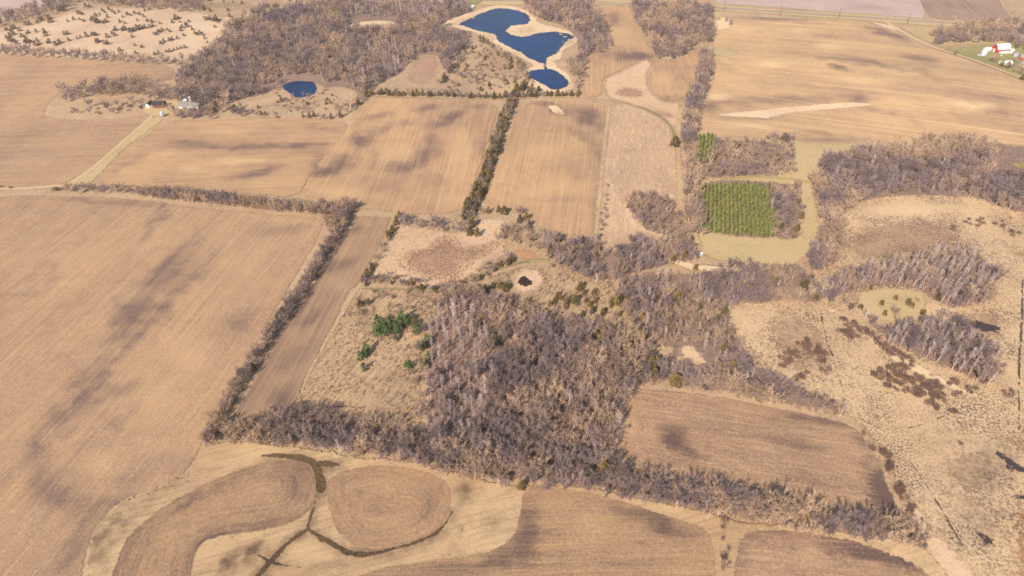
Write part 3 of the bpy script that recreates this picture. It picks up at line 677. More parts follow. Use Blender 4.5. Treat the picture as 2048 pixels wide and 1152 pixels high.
sheet("stubble_field", [(1243, 800), (1256, 778), (1300, 778), (1380, 784), (1470, 800), (1560, 818), (1640, 834), (1690, 845), (1720, 862), (1745, 892), (1768, 950), (1792, 1010), (1826, 1060), (1840, 1084), (1780, 1070), (1700, 1058), (1560, 1030), (1430, 1000), (1300, 962), (1232, 930), (1230, 890), (1240, 850)], M['soil_brown'], 3, rows=((1260, 850), (1720, 930)), soft=1, edge=.5,
      wet=[(1345, 872, 28, 22, 10, 1.3), (1375, 900, 34, 12, 20, .7), (1620, 840, 80, 10, 8, .9), (1600, 890, 60, 14, 10, .55), (1775, 1000, 26, 90, -24, 1.3), (1815, 1060, 20, 30, -20, 1.0), (1720, 880, 30, 12, 40, .6), (1640, 960, 80, 10, 12, .3)],
      pale=[(1262, 850, 10, 36, 10, .8), (1420, 830, 80, 10, 8, .3), (1480, 940, 80, 12, 18, .3)])

# dark wet lines along the grassed waterways
def wet_line(name, pts, w, m='wetweed'):
    return sheet(name, band(pts, w), M[m], 2, world_poly=True, edge=.7)
wet_line("waterway_ditch", [(520, 913), (560, 911), (600, 915), (628, 928), (640, 948), (644, 980), (640, 992)], [.6, 1.5, 2.0, 2.2, 2.4, 2.6, 1.6])
wet_line("waterway_ditch", [(630, 930), (660, 928), (678, 932)], [2.2, 1.8, .8])
wet_line("waterway_ditch", [(634, 992), (626, 1020), (618, 1050), (614, 1060)], [.7, .9, 1.1, 1.2])
wet_line("waterway_ditch", [(614, 1060), (640, 1075), (680, 1100), (714, 1112), (760, 1108), (810, 1094), (850, 1080), (880, 1062), (898, 1038), (905, 1022)], [1.2, 1.3, 1.5, 1.5, 1.2, 1.1, 1.2, 1.1, .9, .8])
wet_line("waterway_ditch", [(616, 1060), (590, 1078), (560, 1102), (535, 1130), (505, 1170), (480, 1210)], [1.2, 1.3, 1.5, 1.8, 2.0])
wet_line("waterway_ditch", [(928, 955), (934, 940), (936, 930)], [.6, .8, .6])
wet_line("wet_patch", [(958, 1048), (975, 1036), (1000, 1040)], [.6, 1.2, .5], 'olive')
wet_line("tractor_ruts", [(940, 985), (938, 1020), (928, 1055), (912, 1090), (895, 1115)], [.35, .35], 'mud')
wet_line("tractor_ruts", [(918, 1030), (905, 1060), (885, 1085), (850, 1105)], [.3, .3], 'mud')
wet_line("tractor_ruts", [(380, 965), (330, 950), (290, 925), (255, 885), (225, 850), (185, 795)], [.5, .2, .15, .2], 'mud')
wet_line("tractor_ruts", [(500, 1060), (470, 1075)], [.2, .2], 'mud')
wet_line("muddy_ditch", [(1395, 531), (1430, 532), (1470, 536), (1500, 538)], [.4, .6, .9], 'mud')
wet_line("marsh_channel", [(1700, 830), (1740, 850), (1775, 865), (1800, 895), (1830, 940), (1870, 1000), (1905, 1060), (1925, 1095)], [.3, .5, .4, .4, .5, .5, .6, .5], 'mud')
wet_line("marsh_channel", [(1775, 868), (1820, 858), (1870, 840), (1905, 825), (1925, 805), (1930, 790)], [.3, .5, .4, .3], 'mud')
wet_line("marsh_channel", [(1640, 625), (1652, 680), (1670, 730), (1685, 780), (1695, 830)], [.5, .7, .5, .4, .5], 'mud')
wet_line("marsh_channel", [(2045, 560), (2042, 640), (2038, 720), (2036, 800), (2040, 860)], [.7, .9, .7, .6], 'mud')

wet_line("muddy_ditch", [(462, 1070), (490, 1094), (515, 1111), (540, 1126), (580, 1136), (640, 1136)], [.3, .6, .5, .6, .3, .2], 'mud')

# water
sheet("lake_water", [(914, 48.3), (936, 38.8), (958, 27.8), (980, 19), (1004, 15.4), (1026, 19), (1048, 24.2), (1059, 30.8), (1063, 39.5), (1059, 48.3), (1035, 50.5), (1021, 54.2), (1013, 60), (1019, 68), (1037, 73), (1056, 72.5), (1062, 68), (1078, 66.6), (1100, 62.3), (1117, 64.5), (1143, 68.8), (1151, 75), (1140, 80), (1129, 89), (1120, 101), (1113, 110), (1098, 114.5), (1094, 127.4), (1082, 127.4), (1070, 123), (1053, 115.7), (1034, 102.5), (1016, 93.7), (1006, 89.4), (993, 82), (990, 69), (971, 65), (950, 61.5), (928, 54.2)], M['water'], 4, soft=1, edge=1.6)
for (cx, cy, rx, ry) in [(1122, 69, 5, 1.6), (1130, 74, 5, 1.8), (1138, 79, 4, 1.6), (1127, 84, 4, 1.5), (1133, 90, 4, 1.6), (1120, 95, 3, 1.2), (1114, 103, 3, 1.3), (1105, 110, 4, 1.5), (1112, 66, 3, 1), (1145, 72, 3, 1.5), (1000, 88, 4, 1.4), (1040, 106, 4, 1.2), (946, 36, 6, 1.4), (1036, 20, 5, 1.2)]:
    sheet("reed_island", [(cx + rx * math.cos(t) * R0.uniform(.7, 1.2), cy + ry * math.sin(t) * R0.uniform(.7, 1.2)) for t in np.linspace(0, 6.283, 9)[:-1]], M['reeds'], 2, soft=1, edge=1.2)
sheet("lake_water", [(1083, 124), (1094, 124), (1092, 131), (1098, 140), (1086, 142), (1086, 132)], M['water'], 2, soft=1, edge=.8)
sheet("pond_water", [(1047, 153), (1054, 144), (1084, 137), (1111, 138), (1127, 150), (1139, 163), (1134, 177), (1111, 182), (1087, 172), (1064, 159)], M['water'], 4, soft=1, edge=1.6)
sheet("pond_water", [(560, 173), (579, 164), (602, 161), (627, 163), (635, 172), (634, 187), (615, 194), (595, 197), (579, 190)], M['water'], 4, soft=1, edge=1.0)
sheet("pond_water", [(1030, 563), (1034, 556), (1048, 553), (1062, 556), (1068, 563), (1064, 571), (1050, 576), (1036, 572)], M['darkwater'], 2, soft=1, edge=1.4)
sheet("pond_water", [(904, 526), (918, 524), (933, 527), (920, 530)], M['darkwater'], 2, soft=1, edge=.4)
sheet("marsh_pool", [(1905, 648), (1925, 640), (1960, 642), (2005, 652), (2005, 662), (1975, 668), (1960, 660), (1940, 662), (1915, 662)], M['pool'], 2, soft=1, edge=3)
sheet("marsh_pool", [(1990, 905), (2005, 902), (2020, 915), (2048, 940), (2080, 960), (2048, 958), (2010, 940), (1995, 935), (2000, 922)], M['pool'], 2, soft=1, edge=2.6)
sheet("marsh_pool", [(2008, 1000), (2030, 990), (2060, 990), (2060, 1003), (2028, 1008), (2012, 1012)], M['pool'], 2, soft=1, edge=2.2)
sheet("marsh_pool", [(1938, 1055), (1950, 1048), (1956, 1062), (1970, 1068), (1985, 1085), (1978, 1108), (1965, 1095), (1948, 1085)], M['pool'], 2, soft=1, edge=2.4)
sheet("marsh_pool", [(1990, 1028), (2008, 1026), (2015, 1036), (2000, 1040)], M['pool'], 2, soft=1, edge=1.8)
print("sheets", N_SHEET[0], "layers", max(q[3] for q in LAYERS))

# ------------------------------------------------------------------ plants: shapes
M['bark'] = plantmat("grey_brown_bark", (190, 165, 143), (164, 141, 124), (200, 175, 147), .25)
M['twig'] = plantmat("bare_twigs", (154, 130, 118), (168, 141, 123), (137, 115, 111), .28)
M['palebark'] = plantmat("pale_bark", (216, 198, 184), (198, 180, 168), None, .15)
M['paletwig'] = plantmat("pale_twigs", (194, 172, 162), (174, 152, 146), None, .2)
M['cedar'] = plantmat("cedar_foliage", (98, 88, 52), (122, 104, 58), (142, 116, 60), .25)
M['juniper'] = plantmat("juniper_foliage", (84, 74, 54), (102, 86, 60), (116, 90, 66), .25)
M['pine'] = plantmat("pine_foliage", (94, 112, 62), (110, 122, 64), (84, 104, 62), .2)
M['plantation'] = plantmat("young_pine_foliage", (124, 128, 66), (140, 136, 70), (110, 118, 62), .2)
M['willow'] = plantmat("willow_stems", (138, 108, 92), (126, 98, 88), (148, 116, 94), .2)
M['brush'] = plantmat("brush_stems", (164, 134, 116), (177, 145, 121), (147, 121, 112), .3)
M['straw'] = plantmat("straw_tuft", (218, 184, 140), (204, 170, 128), (186, 150, 114), .2)
M['weed'] = plantmat("dry_weeds", (170, 136, 108), (188, 152, 116), (146, 118, 98), .25)
M['cat'] = plantmat("cattail_leaves", (180, 142, 114), (162, 126, 102), (206, 170, 136), .2)

M['twig_grey'] = plantmat("purple_grey_twigs", (138, 117, 114), (150, 128, 122), (126, 108, 108), .25)
M['twig_tan'] = plantmat("tan_twigs", (184, 154, 127), (172, 142, 118), (193, 163, 133), .25)
M['bark_dark'] = plantmat("dark_bark", (158, 138, 128), (142, 124, 118), None, .2)

class MB:
    def __init__(s):
        s.v, s.f, s.k = [], [], []
    def add(s, v, f, k=0):
        n = len(s.v)
        s.v += v; s.f += [tuple(i + n for i in q) for q in f]; s.k += [k] * len(f)
    def tube(s, pts, rad, sides=5, k=0, cap=False):
        rings = []
        for i, p in enumerate(pts):
            a = pts[max(0, i - 1)]; b = pts[min(len(pts) - 1, i + 1)]
            d = (b - a).normalized()
            x = d.cross(Vector((.31, .77, .12))).normalized(); y = d.cross(x)
            rings.append([p + (x * math.cos(2 * math.pi * j / sides) + y * math.sin(2 * math.pi * j / sides)) * rad[i] for j in range(sides)])
        v = [q for r in rings for q in r]
        f = []
        for i in range(len(pts) - 1):
            for j in range(sides):
                a = i * sides + j; b = i * sides + (j + 1) % sides
                f.append((a, b, b + sides, a + sides))
        s.add(v, f, k)
    def spike(s, a, b, r, k=0):
        d = (b - a).normalized()
        x = d.cross(Vector((.31, .77, .12))).normalized(); y = d.cross(x)
        v = [a + x * r, a + (x * -.5 + y * .866) * r, a + (x * -.5 - y * .866) * r, b]
        s.add(v, [(0, 1, 3), (1, 2, 3), (2, 0, 3)], k)
    def quad(s, c, u, w, k=0):
        s.add([c - u - w, c + u - w, c + u + w, c - u + w], [(0, 1, 2, 3)], k)
    def tri(s, a, b, c, k=0):
        s.add([a, b, c], [(0, 1, 2)], k)
    def box(s, c, sx, sy, sz, k=0, rz=0.0):
        """a box that stands on z = c.z"""
        ca, sa = math.cos(rz), math.sin(rz)
        v = []
        for z in (0, sz):
            for (x, y) in ((-1, -1), (1, -1), (1, 1), (-1, 1)):
                X, Y = x * sx / 2, y * sy / 2
                v.append(Vector((c[0] + X * ca - Y * sa, c[1] + X * sa + Y * ca, c[2] + z)))
        s.add(v, [(3, 2, 1, 0), (4, 5, 6, 7), (0, 1, 5, 4), (1, 2, 6, 5), (2, 3, 7, 6), (3, 0, 4, 7)], k)
    def mesh(s, name, mats):
        me = bpy.data.meshes.new(name)
        me.from_pydata([tuple(q) for q in s.v], [], s.f)
        for m_ in mats:
            me.materials.append(m_)
        me.polygons.foreach_set("material_index", s.k)
        me.update()
        return me

R = random.Random(3)
def rv(s=1.0):
    return Vector((R.uniform(-s, s), R.uniform(-s, s), R.uniform(-s, s)))

def bare_tree(h, spread, fork, limbs, subs, twigs, tr, tl=1.2, upright=.5, tw=.03):
    """trunk with limbs, and the crown of branches and twigs, as two builders"""
    T, Cn = MB(), MB()
    top = Vector((R.uniform(-.3, .3), R.uniform(-.3, .3), h * fork))
    T.tube([Vector((0, 0, -.4)), Vector((0, 0, h * fork * .5)) + rv(.12), top], [tr * 1.25, tr, tr * .85], 6)
    ends = []
    for i in range(limbs):
        a = 2 * math.pi * (i + R.uniform(-.3, .3)) / limbs
        lead = i == 0
        rr = spread * (R.uniform(.1, .3) if lead else R.uniform(.55, 1.0))
        hh = h * (R.uniform(.8, .88) if lead else R.uniform(.6, .85))
        start = top * R.uniform(.72, 1.0)
        e = Vector((math.cos(a) * rr, math.sin(a) * rr, hh))
        m = start.lerp(e, .45) + Vector((math.cos(a), math.sin(a), 0)) * rr * .18 * (1 - upright) + rv(.35)
        T.tube([start, m, e], [tr * .6, tr * .36, tr * .12], 4)
        ends += [(start, m, e)]
    for (s0, m, e) in ends:
        for j in range(subs):
            t = R.uniform(.25, 1.0)
            p = s0.lerp(m, t * 2) if t < .5 else m.lerp(e, t * 2 - 1)
            out = Vector((p.x, p.y, 0))
            out = out.normalized() if out.length > .1 else rv().normalized()
            d = (out * R.uniform(.2, 1.0) + rv(.8) + Vector((0, 0, R.uniform(.2, 1.2)))).normalized()
            L = R.uniform(.13, .24) * h * (1.1 - .4 * t)
            q = p + d * L
            Cn.tube([p, p.lerp(q, .5) + rv(.15), q], [tr * .24, tr * .16, tr * .06], 3)
            for k in range(twigs):
                tt = R.uniform(.2, 1.0)
                b = p.lerp(q, tt)
                dd = (d * .6 + rv(1.0) + Vector((0, 0, .35))).normalized()
                Cn.spike(b, b + dd * tl * R.uniform(.6, 1.2), tw)
    return T, Cn

def slim_tree(h, tr, n):
    T, Cn = MB(), MB()
    lean = rv(.5); lean.z = 0
    top = Vector((lean.x, lean.y, h * .93))
    mid = top * .5 + rv(.25)
    T.tube([Vector((0, 0, -.4)), mid, top], [tr, tr * .7, tr * .12], 5)
    if R.random() < .5:
        b0 = mid * .7
        T.tube([b0, b0 + Vector((R.uniform(-.8, .8), R.uniform(-.8, .8), h * .4))], [tr * .5, tr * .1], 4)
    for i in range(n):
        t = R.uniform(.38, .98)
        p = (mid * (t / .5)) if t < .5 else mid.lerp(top, t * 2 - 1)
        a = R.uniform(0, 6.283)
        L = (1.15 - t) * h * .22 + .4
        q = p + Vector((math.cos(a) * L * .62, math.sin(a) * L * .62, L * .95))
        Cn.tube([p, q], [tr * .24, tr * .08], 3)
        for k in range(5):
            b = p.lerp(q, R.uniform(.3, 1))
            Cn.spike(b, b + (Vector((0, 0, .7)) + rv(.9)).normalized() * R.uniform(.6, 1.2), .04)
    return T, Cn

def conifer(h, r, n, leaf, power=.8, base=.05, lump=.25):
    T, Cn = MB(), MB()
    T.tube([Vector((0, 0, -.3)), Vector((0, 0, h * .9))], [.05 * r + .08, .03], 5)
    ph = [R.uniform(0, 6.28) for _ in range(3)]
    for i in range(n):
        z = R.random() ** 1.25
        a = R.uniform(0, 6.283)
        env = r * (1 - z) ** power * (1 + lump * math.sin(3 * a + ph[0] + z * 7) + lump * .6 * math.sin(5 * a + ph[1] - z * 11))
        rad = env * R.uniform(.55, 1.0) ** .5
        c = Vector((math.cos(a) * rad, math.sin(a) * rad, h * (base + z * (1 - base))))
        o = Vector((math.cos(a), math.sin(a), .25)).normalized()
        L = leaf * R.uniform(.6, 1.3)
        side = o.cross(Vector((0, 0, 1))).normalized()
        tip = c + (o * .8 + rv(.4)) * L
        w = (side + rv(.5)).normalized() * L * .45
        Cn.tri(c - w - o * L * .2, c + w - o * L * .2, tip)
        Cn.tri(c - w * .6 + rv(.1), tip, c + Vector((0, 0, L * .5)))
    return T, Cn

def whorled_pine(h, r, n):
    """tall pine with uneven plates of foliage"""
    T, Cn = MB(), MB()
    T.tube([Vector((0, 0, -.3)), Vector((0, 0, h * .95))], [.22, .04], 6)
    for lev in range(9):
        z = .14 + .84 * lev / 8.6
        k = max(3, int(7 - lev * .4))
        for i in range(k):
            a = R.uniform(0, 6.283)
            L = r * (1 - z) ** .6 * R.uniform(.6, 1.1) + .3
            p = Vector((0, 0, h * z)); q = p + Vector((math.cos(a) * L, math.sin(a) * L, R.uniform(.1, .35) * L))
            T.tube([p, q], [.06, .02], 3)
            for j in range(n):
                c = p.lerp(q, R.uniform(.3, 1.05)) + rv(.28)
                u = rv().normalized() * R.uniform(.28, .5); w = u.cross(rv().normalized()).normalized() * R.uniform(.2, .4)
                Cn.tri(c - u, c + u * .6 + w, c + u * .7 - w + Vector((0, 0, .2)))
    return T, Cn

def stems(h, r, n, tw, mid=.5, forks=3):
    """a many-stemmed bush"""
    Cn = MB()
    for i in range(n):
        a = R.uniform(0, 6.283); rr = r * math.sqrt(R.random())
        b = Vector((math.cos(a) * rr * .45, math.sin(a) * rr * .45, -.1))
        hh = h * math.sqrt(max(.08, 1 - (rr / r) ** 2 * .8)) * R.uniform(.75, 1.05)
        e = Vector((math.cos(a) * rr, math.sin(a) * rr, hh))
        Cn.spike(b, e, tw * 1.3)
        for j in range(forks):
            p = b.lerp(e, R.uniform(.35, .85))
            Cn.spike(p, p + (Vector((0, 0, .8)) + rv(.9)).normalized() * h * R.uniform(.2, .45), tw)
    return Cn

def tuft(h, r, n, w):
    Cn = MB()
    for i in range(n):
        a = R.uniform(0, 6.283)
        b = Vector((math.cos(a), math.sin(a), 0)) * r * .35 * R.random()
        e = Vector((math.cos(a) * r * R.uniform(.4, 1), math.sin(a) * r * R.uniform(.4, 1), h * R.uniform(.5, 1)))
        s = Vector((-math.sin(a), math.cos(a), 0)) * w
        Cn.tri(b - s, b + s, e)
    return Cn

SHAPES = {}   # kind -> list of (trunk mesh or None, crown mesh)
FAR = {}      # kind -> one-piece shapes for the woods nobody could count

def join2(name, T, Cn, mats):
    B = MB()
    if T is not None:
        B.add(T.v, T.f, 0)
    B.add(Cn.v, Cn.f, 1)
    return B.mesh(name, mats)

def reg_more(kind, pairs, mt, mc):
    SHAPES[kind] += [(T.mesh(kind + "_trunk", [M[mt]]), Cn.mesh(kind + "_crown", [M[mc]])) for T, Cn in pairs]
    FAR[kind] += [join2(kind, T, Cn, [M[mt], M[mc]]) for T, Cn in pairs]

def reg(kind, pairs, mt, mc):
    SHAPES[kind] = [((T.mesh(kind + "_trunk", [M[mt]]) if T is not None else None), Cn.mesh(kind + "_crown", [M[mc]])) for T, Cn in pairs]
    FAR[kind] = [join2(kind, T, Cn, [M[mt], M[mc]]) for T, Cn in pairs]

# unit plants: about 10 m trees, scaled where they stand
reg('bare_tree', [bare_tree(10, 3.4, .28, 6, 9, 20, .22), bare_tree(10, 4.0, .2, 7, 9, 20, .25), bare_tree(10, 2.7, .34, 6, 9, 20, .2, upright=.8),
                  bare_tree(10, 3.6, .24, 7, 9, 20, .23), bare_tree(10, 3.0, .3, 6, 9, 20, .2), bare_tree(10, 2.4, .36, 6, 9, 20, .18, upright=.9)], 'bark', 'twig')
reg_more('bare_tree', [bare_tree(10, 3.3, .26, 6, 9, 20, .2), bare_tree(10, 2.7, .32, 6, 9, 20, .18, upright=.8), bare_tree(10, 3.9, .2, 7, 9, 19, .24)], 'bark_dark', 'twig_grey')
reg_more('bare_tree', [bare_tree(10, 3.8, .22, 7, 8, 18, .3), bare_tree(10, 4.2, .18, 7, 8, 18, .32), bare_tree(10, 3.0, .3, 6, 8, 18, .26)], 'bark', 'twig_tan')
reg('aspen_tree', [slim_tree(10, .15, 26), slim_tree(10, .17, 30), slim_tree(10, .14, 24), slim_tree(10, .16, 28)], 'palebark', 'paletwig')
reg('cedar_tree', [conifer(5, 1.7, 380, .55, .6), conifer(5, 2.0, 420, .6, .5), conifer(5, 1.45, 340, .5, .65)], 'bark', 'cedar')
reg('juniper_bush', [conifer(3, 1.3, 150, .5, .6), conifer(3, 1.6, 170, .55, .5), conifer(3, 1.1, 140, .5, .7)], 'bark', 'juniper')
reg('pine_tree', [whorled_pine(9, 3.0, 13), whorled_pine(9, 2.6, 13), whorled_pine(9, 3.3, 14)], 'bark', 'pine')
reg('young_pine', [conifer(4, 1.15, 200, .5, .65), conifer(4, 1.05, 190, .5, .7), conifer(4, 1.25, 210, .5, .6)], 'bark', 'plantation')
reg('willow_bush', [(None, stems(3, 2.0, 46, .035, forks=5)), (None, stems(3, 2.3, 52, .035, forks=5)), (None, stems(3, 1.7, 42, .035, forks=5))], 'willow', 'willow')
BRUSH = [stems(2.2, 1.3, 16, .035, forks=3).mesh("brush", [M['brush']]), stems(2.6, 1.0, 13, .035, forks=3).mesh("brush", [M['brush']]), stems(1.8, 1.5, 18, .03, forks=3).mesh("brush", [M['brush']])]
WEED = [tuft(1.1, .6, 12, .06).mesh("weeds", [M['weed']]), tuft(.8, .7, 14, .06).mesh("weeds", [M['weed']])]
SEDGE = [tuft(.55, .75, 16, .13).mesh("sedge", [M['straw']]), tuft(.45, .6, 14, .12).mesh("sedge", [M['straw']])]
CAT = [tuft(1.4, .5, 14, .07).mesh("cattails", [M['cat']]), tuft(1.1, .6, 14, .08).mesh("cattails", [M['cat']])]

# ------------------------------------------------------------------ plants: where they stand
class Plant:
    __slots__ = ("kind", "x", "y", "s", "rz", "var", "zone", "d", "sz")
PLANTS = []

def scatter_world(poly, spacing, jitter=.45, poly2=None, top_h=0.0, excl=()):
    """jittered grid over an area given in photo pixels; both foot and most of the plant must lie inside the outline"""
    P = np.array(poly, float)
    wx, wy = world_of(P[:, 0], np.minimum(P[:, 1], 1300))
    gx = np.arange(wx.min() - spacing, wx.max() + spacing, spacing); gy = np.arange(wy.min() - spacing, wy.max() + spacing, spacing)
    X, Y = np.meshgrid(gx, gy)
    X = X + (np.arange(len(gy)) % 2)[:, None] * spacing * .5
    X = (X + RS.uniform(-jitter, jitter, X.shape) * spacing).ravel(); Y = (Y + RS.uniform(-jitter, jitter, Y.shape) * spacing).ravel()
    ok = Y > 60
    X, Y = X[ok], Y[ok]
    Z = height(X, Y)
    px, py = proj(X, Y, Z)
    m = inside(poly, px, py)
    if top_h:
        qx, qy = proj(X, Y, Z + top_h)
        m &= inside(poly, qx, qy)
    for e in excl:
        m &= ~inside(e, px, py)
    m &= (px > -60) & (px < 2110) & (py < 1230)
    return X[m], Y[m], px[m], py[m]

def put(kind, x, y, s, zone, sz=None):
    p = Plant()
    p.kind, p.x, p.y, p.s, p.zone = kind, float(x), float(y), float(s), zone
    p.rz = R.uniform(0, 6.283); p.var = R.randrange(len(SHAPES[kind]))
    if kind == 'bare_tree':   # like grows beside like
        g = float(fbm(np.array([x / 22.0]), np.array([y / 22.0]), 123)[0]) + R.uniform(-.13, .13)
        p.var = R.randrange(6, 9) if g < .43 else R.randrange(9, 12) if g > .58 else R.randrange(6)
    p.sz = float(sz) if sz else p.s * R.uniform(.9, 1.12)
    px, py = proj(p.x, p.y, 0)
    p.d = math.hypot(p.x, p.y)
    PLANTS.append(p)

def wood(zone, poly, spacing, hmin, hmax, mix, excl=(), fit=.6, clump=0.0, pale=()):
    X, Y, px, py = scatter_world(poly, spacing, .45, top_h=(hmin + hmax) / 2 * fit, excl=excl)
    kinds = list(mix); cum = np.cumsum([mix[k] for k in kinds])
    g = fbm(X / 28.0, Y / 28.0, 77)
    g2 = fbm(X / 14.0, Y / 14.0, 78)
    for x, y, a, b, q, q2 in zip(X, Y, px, py, g, g2):
        if clump and q2 < clump * R.uniform(.7, 1.1):
            continue
        r = R.random() * cum[-1]
        kind = kinds[int(np.searchsorted(cum, r))]
        for (pp, kk, pr) in pale:
            if bool(inside(pp, np.array([a]), np.array([b]))[0]) and R.random() < pr:
                kind = kk
        h = hmin * .8 + (hmax * 1.12 - hmin * .8) * (R.random() ** 1.3 * .65 + .35 * q)
        unit = {'bare_tree': 10, 'aspen_tree': 10, 'cedar_tree': 5, 'juniper_bush': 3, 'pine_tree': 9, 'young_pine': 4, 'willow_bush': 3}[kind]
        if kind in ('cedar_tree',):
            h = min(h, 9) * R.uniform(.55, .95)
        if kind == 'willow_bush':
            h = R.uniform(2, 3.8)
        put(kind, x, y, h / unit, zone)

def row(zone, line, width, spacing, hmin, hmax, mix, clump=0.0):
    W = resample([tuple(map(float, world_of(a, b))) for a, b in smooth(line, 1, False)], spacing, False)
    kinds = list(mix); cum = np.cumsum([mix[k] for k in kinds])
    rows_ = max(1, int(round(width / spacing)))
    for i, (x, y) in enumerate(W):
        for j in range(rows_):
            if clump and vnoise(x / 15.0, y / 15.0, 5) < clump:
                continue
            o1, o2 = R.uniform(-.5, .5) * spacing, ((j + .5) / rows_ - .5) * width + R.uniform(-.4, .4) * spacing
            a, b = W[max(0, i - 1)], W[min(len(W) - 1, i + 1)]
            tx, ty = b[0] - a[0], b[1] - a[1]
            m = math.hypot(tx, ty) + 1e-6
            xx, yy = x + tx / m * o1 - ty / m * o2, y + ty / m * o1 + tx / m * o2
            r = R.random() * cum[-1]
            kind = kinds[int(np.searchsorted(cum, r))]
            h = R.uniform(hmin, hmax)
            unit = {'bare_tree': 10, 'aspen_tree': 10, 'cedar_tree': 5, 'juniper_bush': 3, 'pine_tree': 9, 'young_pine': 4, 'willow_bush': 3}[kind]
            if kind == 'cedar_tree':
                h = min(h, 8) * R.uniform(.7, 1)
            if kind == 'willow_bush':
                h = R.uniform(2, 3.6)
            put(kind, xx, yy, h / unit, zone)

def spots(zone, kind, pts, smin, smax):
    for q in pts:
        x, y = world_of(q[0], q[1])
        put(kind, x, y, (q[2] if len(q) > 2 else R.uniform(smin, smax)), zone)

# woods and rows: what the labels say of the place
Z = {}
def zone(key, text):
    Z[key] = text
    return key

BT, AS, CE, WB = 'bare_tree', 'aspen_tree', 'cedar_tree', 'willow_bush'
row(zone('pondrim', "on the bank of the round blue pond"), [(548, 178), (556, 190), (575, 199), (598, 203), (625, 199), (645, 186)], 6, 6, 6, 9, {BT: .8, WB: .2}, clump=.3)
BIGWOOD = [(345, 205), (350, 150), (370, 118), (430, 85), (445, 50), (490, 25), (560, 5), (640, -2), (760, -8), (900, -5), (962, 12), (930, 30), (872, 48), (905, 56), (935, 70), (942, 90), (915, 118), (890, 148), (878, 150), (885, 122), (870, 106), (835, 108), (815, 132), (790, 155), (765, 162), (735, 182), (712, 206), (695, 224), (690, 205), (715, 180), (680, 165), (650, 172), (640, 155), (600, 150), (565, 157), (552, 175), (520, 190), (470, 206), (430, 218), (345, 208)]
wood(zone('bigwood', "in the wide far wood west of the blue lake"), BIGWOOD, 7.0, 9, 15, {BT: .93, AS: .05, CE: .02},
     excl=[[(692, 60), (695, 40), (720, 33), (790, 36), (800, 48), (790, 60)]], clump=.22,
     pale=[([(690, 40), (740, 5), (900, 5), (870, 45), (800, 36)], AS, .6), ([(670, 110), (800, 85), (830, 150), (800, 165), (750, 130), (690, 120)], AS, .5)])
wood(zone('farmwood', "in the wood around the old farm"), [(108, 212), (122, 172), (200, 158), (260, 150), (310, 162), (350, 190), (335, 208), (250, 195), (170, 196)], 7.0, 9, 14, {BT: 1}, clump=.25)
wood('farmwood', [(100, 234), (128, 208), (200, 198), (262, 195), (300, 203), (285, 222), (220, 233), (150, 232)], 8.0, 6, 11, {BT: .7, WB: .3}, clump=.45)
wood('farmwood', [(332, 238), (335, 212), (380, 212), (430, 205), (500, 212), (520, 228), (470, 238), (400, 240)], 7.0, 7, 12, {BT: .9, CE: .1}, clump=.3)
wood(zone('pondscrub', "in the scrubby grass south of the round blue pond"), [(455, 232), (470, 205), (560, 195), (640, 170), (700, 200), (690, 238), (560, 238)], 8, 4, 8, {BT: .65, WB: .2, CE: .15}, clump=.5)
row('pondscrub', [(640, 240), (665, 238), (690, 235), (715, 212), (738, 190)], 6, 5.5, 6, 9, {BT: .8, CE: .2})
row('pondscrub', [(520, 228), (560, 232), (600, 236), (625, 234)], 5, 7, 4, 7, {BT: .5, CE: .5}, clump=.4)
row(zone('hillhedge', "in the hedgerow below the juniper hillside"), [(-30, 106), (60, 110), (150, 115), (250, 122), (320, 128), (360, 128)], 16, 6.5, 8, 12, {BT: 1})
wood(zone('ridgewood', "in the wood along the far ridge behind the juniper hillside"), [(-60, 62), (0, 30), (60, 12), (110, -5), (165, -12), (130, 22), (60, 44), (0, 56)], 8, 9, 14, {BT: .95, AS: .05}, fit=.4)
wood('ridgewood', [(170, 10), (190, -25), (390, -30), (405, 24), (390, 28), (300, 20)], 8, 9, 13, {BT: .95, AS: .05}, fit=.4)
wood(zone('farscrub', "in the rough ground north of the big far wood"), [(395, 25), (400, -20), (560, -25), (880, -15), (700, 8), (560, 12), (470, 40), (430, 60)], 16, 4, 9, {BT: .4, CE: .6}, fit=.2, clump=.5)
wood(zone('lakewood', "in the wood on the lake's east shore"), [(1040, 16), (1050, -10), (1180, -10), (1218, 55), (1224, 92), (1205, 108), (1172, 112), (1168, 160), (1155, 185), (1145, 165), (1125, 128), (1160, 95), (1165, 70), (1120, 48), (1080, 42)], 7, 9, 14, {BT: .93, AS: .07}, clump=.18)
wood(zone('lakescrub', "in the scrub west of the lake's southern arm"), [(890, 188), (905, 140), (945, 90), (1000, 98), (1045, 130), (1050, 185)], 7, 4, 8, {BT: .5, CE: .3, WB: .2}, clump=.46, fit=.3)
row('lakescrub', [(960, 78), (1000, 105), (1040, 128), (1050, 150), (1062, 172)], 9, 5, 4, 7, {BT: .5, CE: .2, WB: .3}, clump=.3)
row('lakescrub', [(880, 170), (905, 140), (930, 108)], 7, 5, 6, 9, {BT: .5, CE: .5})
row(zone('northhedge', "in the evergreen hedge along the field's north edge"), [(745, 188), (800, 190), (900, 193), (1000, 197), (1060, 192), (1160, 191)], 7, 3.4, 4.5, 7, {CE: .5, BT: .4, WB: .1})
row('northhedge', [(1030, 190), (1045, 172), (1055, 180), (1075, 185)], 10, 5, 6, 8, {CE: .8, BT: .2})
row(zone('cedarrow', "in the cedar row between the two upper fields"), [(1030, 190), (1020, 212), (1003, 255), (985, 310), (965, 365), (945, 415), (932, 440)], 9, 3.4, 5, 8.5, {CE: .55, BT: .45})
